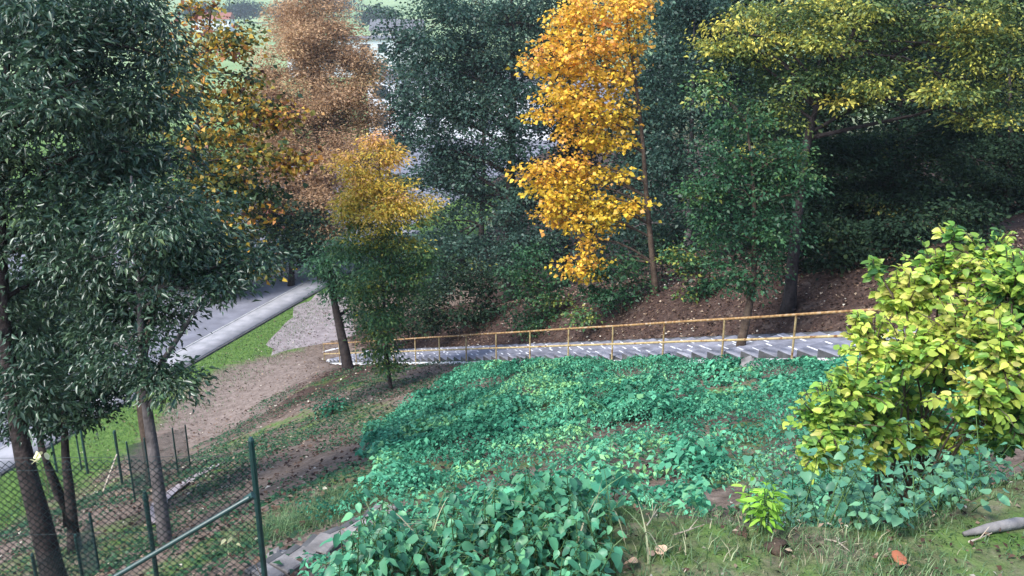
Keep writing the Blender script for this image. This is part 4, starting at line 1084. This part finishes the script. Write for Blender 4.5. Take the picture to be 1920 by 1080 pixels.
# pale leaves and flower by the fence
def sprig(name, label, cat, stem, spots, size, leaf):
    root = empty(name, stem[0]); tag(root, label, cat)
    mb = MB(); mb.tube(stem, list(np.linspace(.005, .002, len(stem))), 4); adopt(mb.build('stem', M['twig']), root)
    for i, p in enumerate(spots):
        V, F = LV['heart'][i % 5]
        me = np_mesh('leaf', V * size, F, np.full(len(V), .5), smooth=True); me.materials.append(L[leaf])
        o = link('leaf', me); o.location = p; o.rotation_euler = (RNG.uniform(.6, 1.3), RNG.uniform(-.5, .5), RNG.uniform(0, 6)); bpy.context.view_layer.update(); adopt(o, root)
sprig('pale_leaf_sprig', 'sprig of pale cream-yellow leaves in front of the leaning dark trunk', 'sprig', [at(92, 925, 7.9), at(82, 890, 7.9), at(74, 860, 7.9)],
      [at(66, 852, 7.9), at(74, 862, 7.88), at(84, 858, 7.9), at(70, 868, 7.86), at(80, 850, 7.92)], .075, 'pale')
sprig('bindweed', 'climbing stem with one white flower by the fence end post', 'sprig', [at(492, 1085, 7.6), at(470, 1040, 7.6), at(450, 1022, 7.6), at(444, 995, 7.6)], [at(424, 1012, 7.6), at(436, 1010, 7.6), at(452, 1024, 7.6)], .06, 'pale')

# ------------------------------------------------------------------ far ground beyond the street
def house(px, F_, w, d, h, wall, roof, label, rz=0, nw=5, fl=2, flatroof=False):
    x = (px - 960) / FPX * F_ * 1.03; z0 = gz(x, F_)
    root = empty('house', (x, F_, z0), rz); tag(root, label, 'building', 'far buildings across the valley')
    mb = MB(); mb.box((0, 0, h / 2), w, d, h); mb.build('wall', M[wall], root)
    mb = MB()
    if flatroof: mb.box((0, 0, h + .2), w + .6, d + .6, .4)
    else:
        e_ = .5; rh = d * .32
        mb.add([(-w / 2 - e_, -d / 2 - e_, h), (w / 2 + e_, -d / 2 - e_, h), (w / 2 + e_, d / 2 + e_, h), (-w / 2 - e_, d / 2 + e_, h), (-w / 2 - e_, 0, h + rh), (w / 2 + e_, 0, h + rh)], [(0, 1, 5, 4), (2, 3, 4, 5), (0, 4, 3), (1, 2, 5), (3, 2, 1, 0)])
    mb.build('roof', M[roof], root)
    for f_ in range(fl):
        for i in range(nw):
            xx = -w / 2 + w * (i + .5) / nw; zz = h * (f_ + .55) / fl
            mb = MB(); mb.box((xx, -d / 2 - .02, zz), w / nw * .5, .1, h / fl * .45); mb.build('window', M['glass'], root)
house(690, 235, 34, 16, 9, 'wall_white', 'roof_grey', 'long white hall glimpsed right of the russet tree', .1, 8, 2, True)
house(440, 560, 22, 12, 7, 'wall_white', 'roof_red', 'small far house with a red roof above the pale field')
house(880, 130, 26, 12, 8, 'wall_white', 'roof_grey', 'white building glimpsed through the blue-green tree', -.15, 7, 2, True)
house(760, 330, 18, 12, 8, 'wall_cream', 'roof_grey', 'cream house with grey roof right of the white hall')
for i, (px, F_, w) in enumerate(((400, 600, 30), (480, 640, 40), (560, 620, 30), (720, 520, 30), (640, 700, 50))):
    x = (px - 960) / FPX * F_; z0 = gz(x, F_)
    root = empty('distant_tree', (x, F_, z0)); tag(root, 'hazy distant tree at the far edge of the field, number %s from the left' % ('first', 'second', 'third', 'fifth', 'fourth')[i], 'tree', 'distant trees')
    root['label'] = ('hazy distant tree, %s from the left along the field edge' % ('first', 'second', 'third', 'fifth', 'fourth')[i])
    mb = MB(); mb.tube([(0, 0, 0), (0, 0, 6)], [.5, .25], 6); mb.build('trunk', M['bark_brown'], root)
    n = 2500; d = unit(RNG.normal(size=(n, 3))) * RNG.random(n)[:, None] ** .4 * np.array([w * .4, 6, 6]) * (1 + .3 * np.sin(RNG.uniform(0, 6, (n, 1)))) + np.array([0, 0, 9])
    V, F, k = leaves(d, RNG.normal(size=(n, 3)), unit(U3 + RNG.normal(size=(n, 3)) * .5), np.full(n, 1.6), .7)
    link('crown', np_mesh('crown', V, F, np.full(n * k, .5)), L['darkgreen'], root)

# ------------------------------------------------------------------ haze
hm = bpy.data.materials.new('haze'); hm.use_nodes = True
hn = hm.node_tree; hn.nodes.remove(hn.nodes['Principled BSDF'])
pv = hn.nodes.new('ShaderNodeVolumePrincipled'); pv.inputs['Density'].default_value = .0003; pv.inputs['Color'].default_value = (.86, .92, 1, 1); pv.inputs['Anisotropy'].default_value = .2
hn.links.new(pv.outputs[0], hn.nodes['Material Output'].inputs['Volume'])
mb = MB(); mb.box((0, 1300, 29.5), 5400, 2900, 63)
hz_ = mb.build('haze', hm); tag(hz_, 'thin pale haze over the valley', kind='stuff')
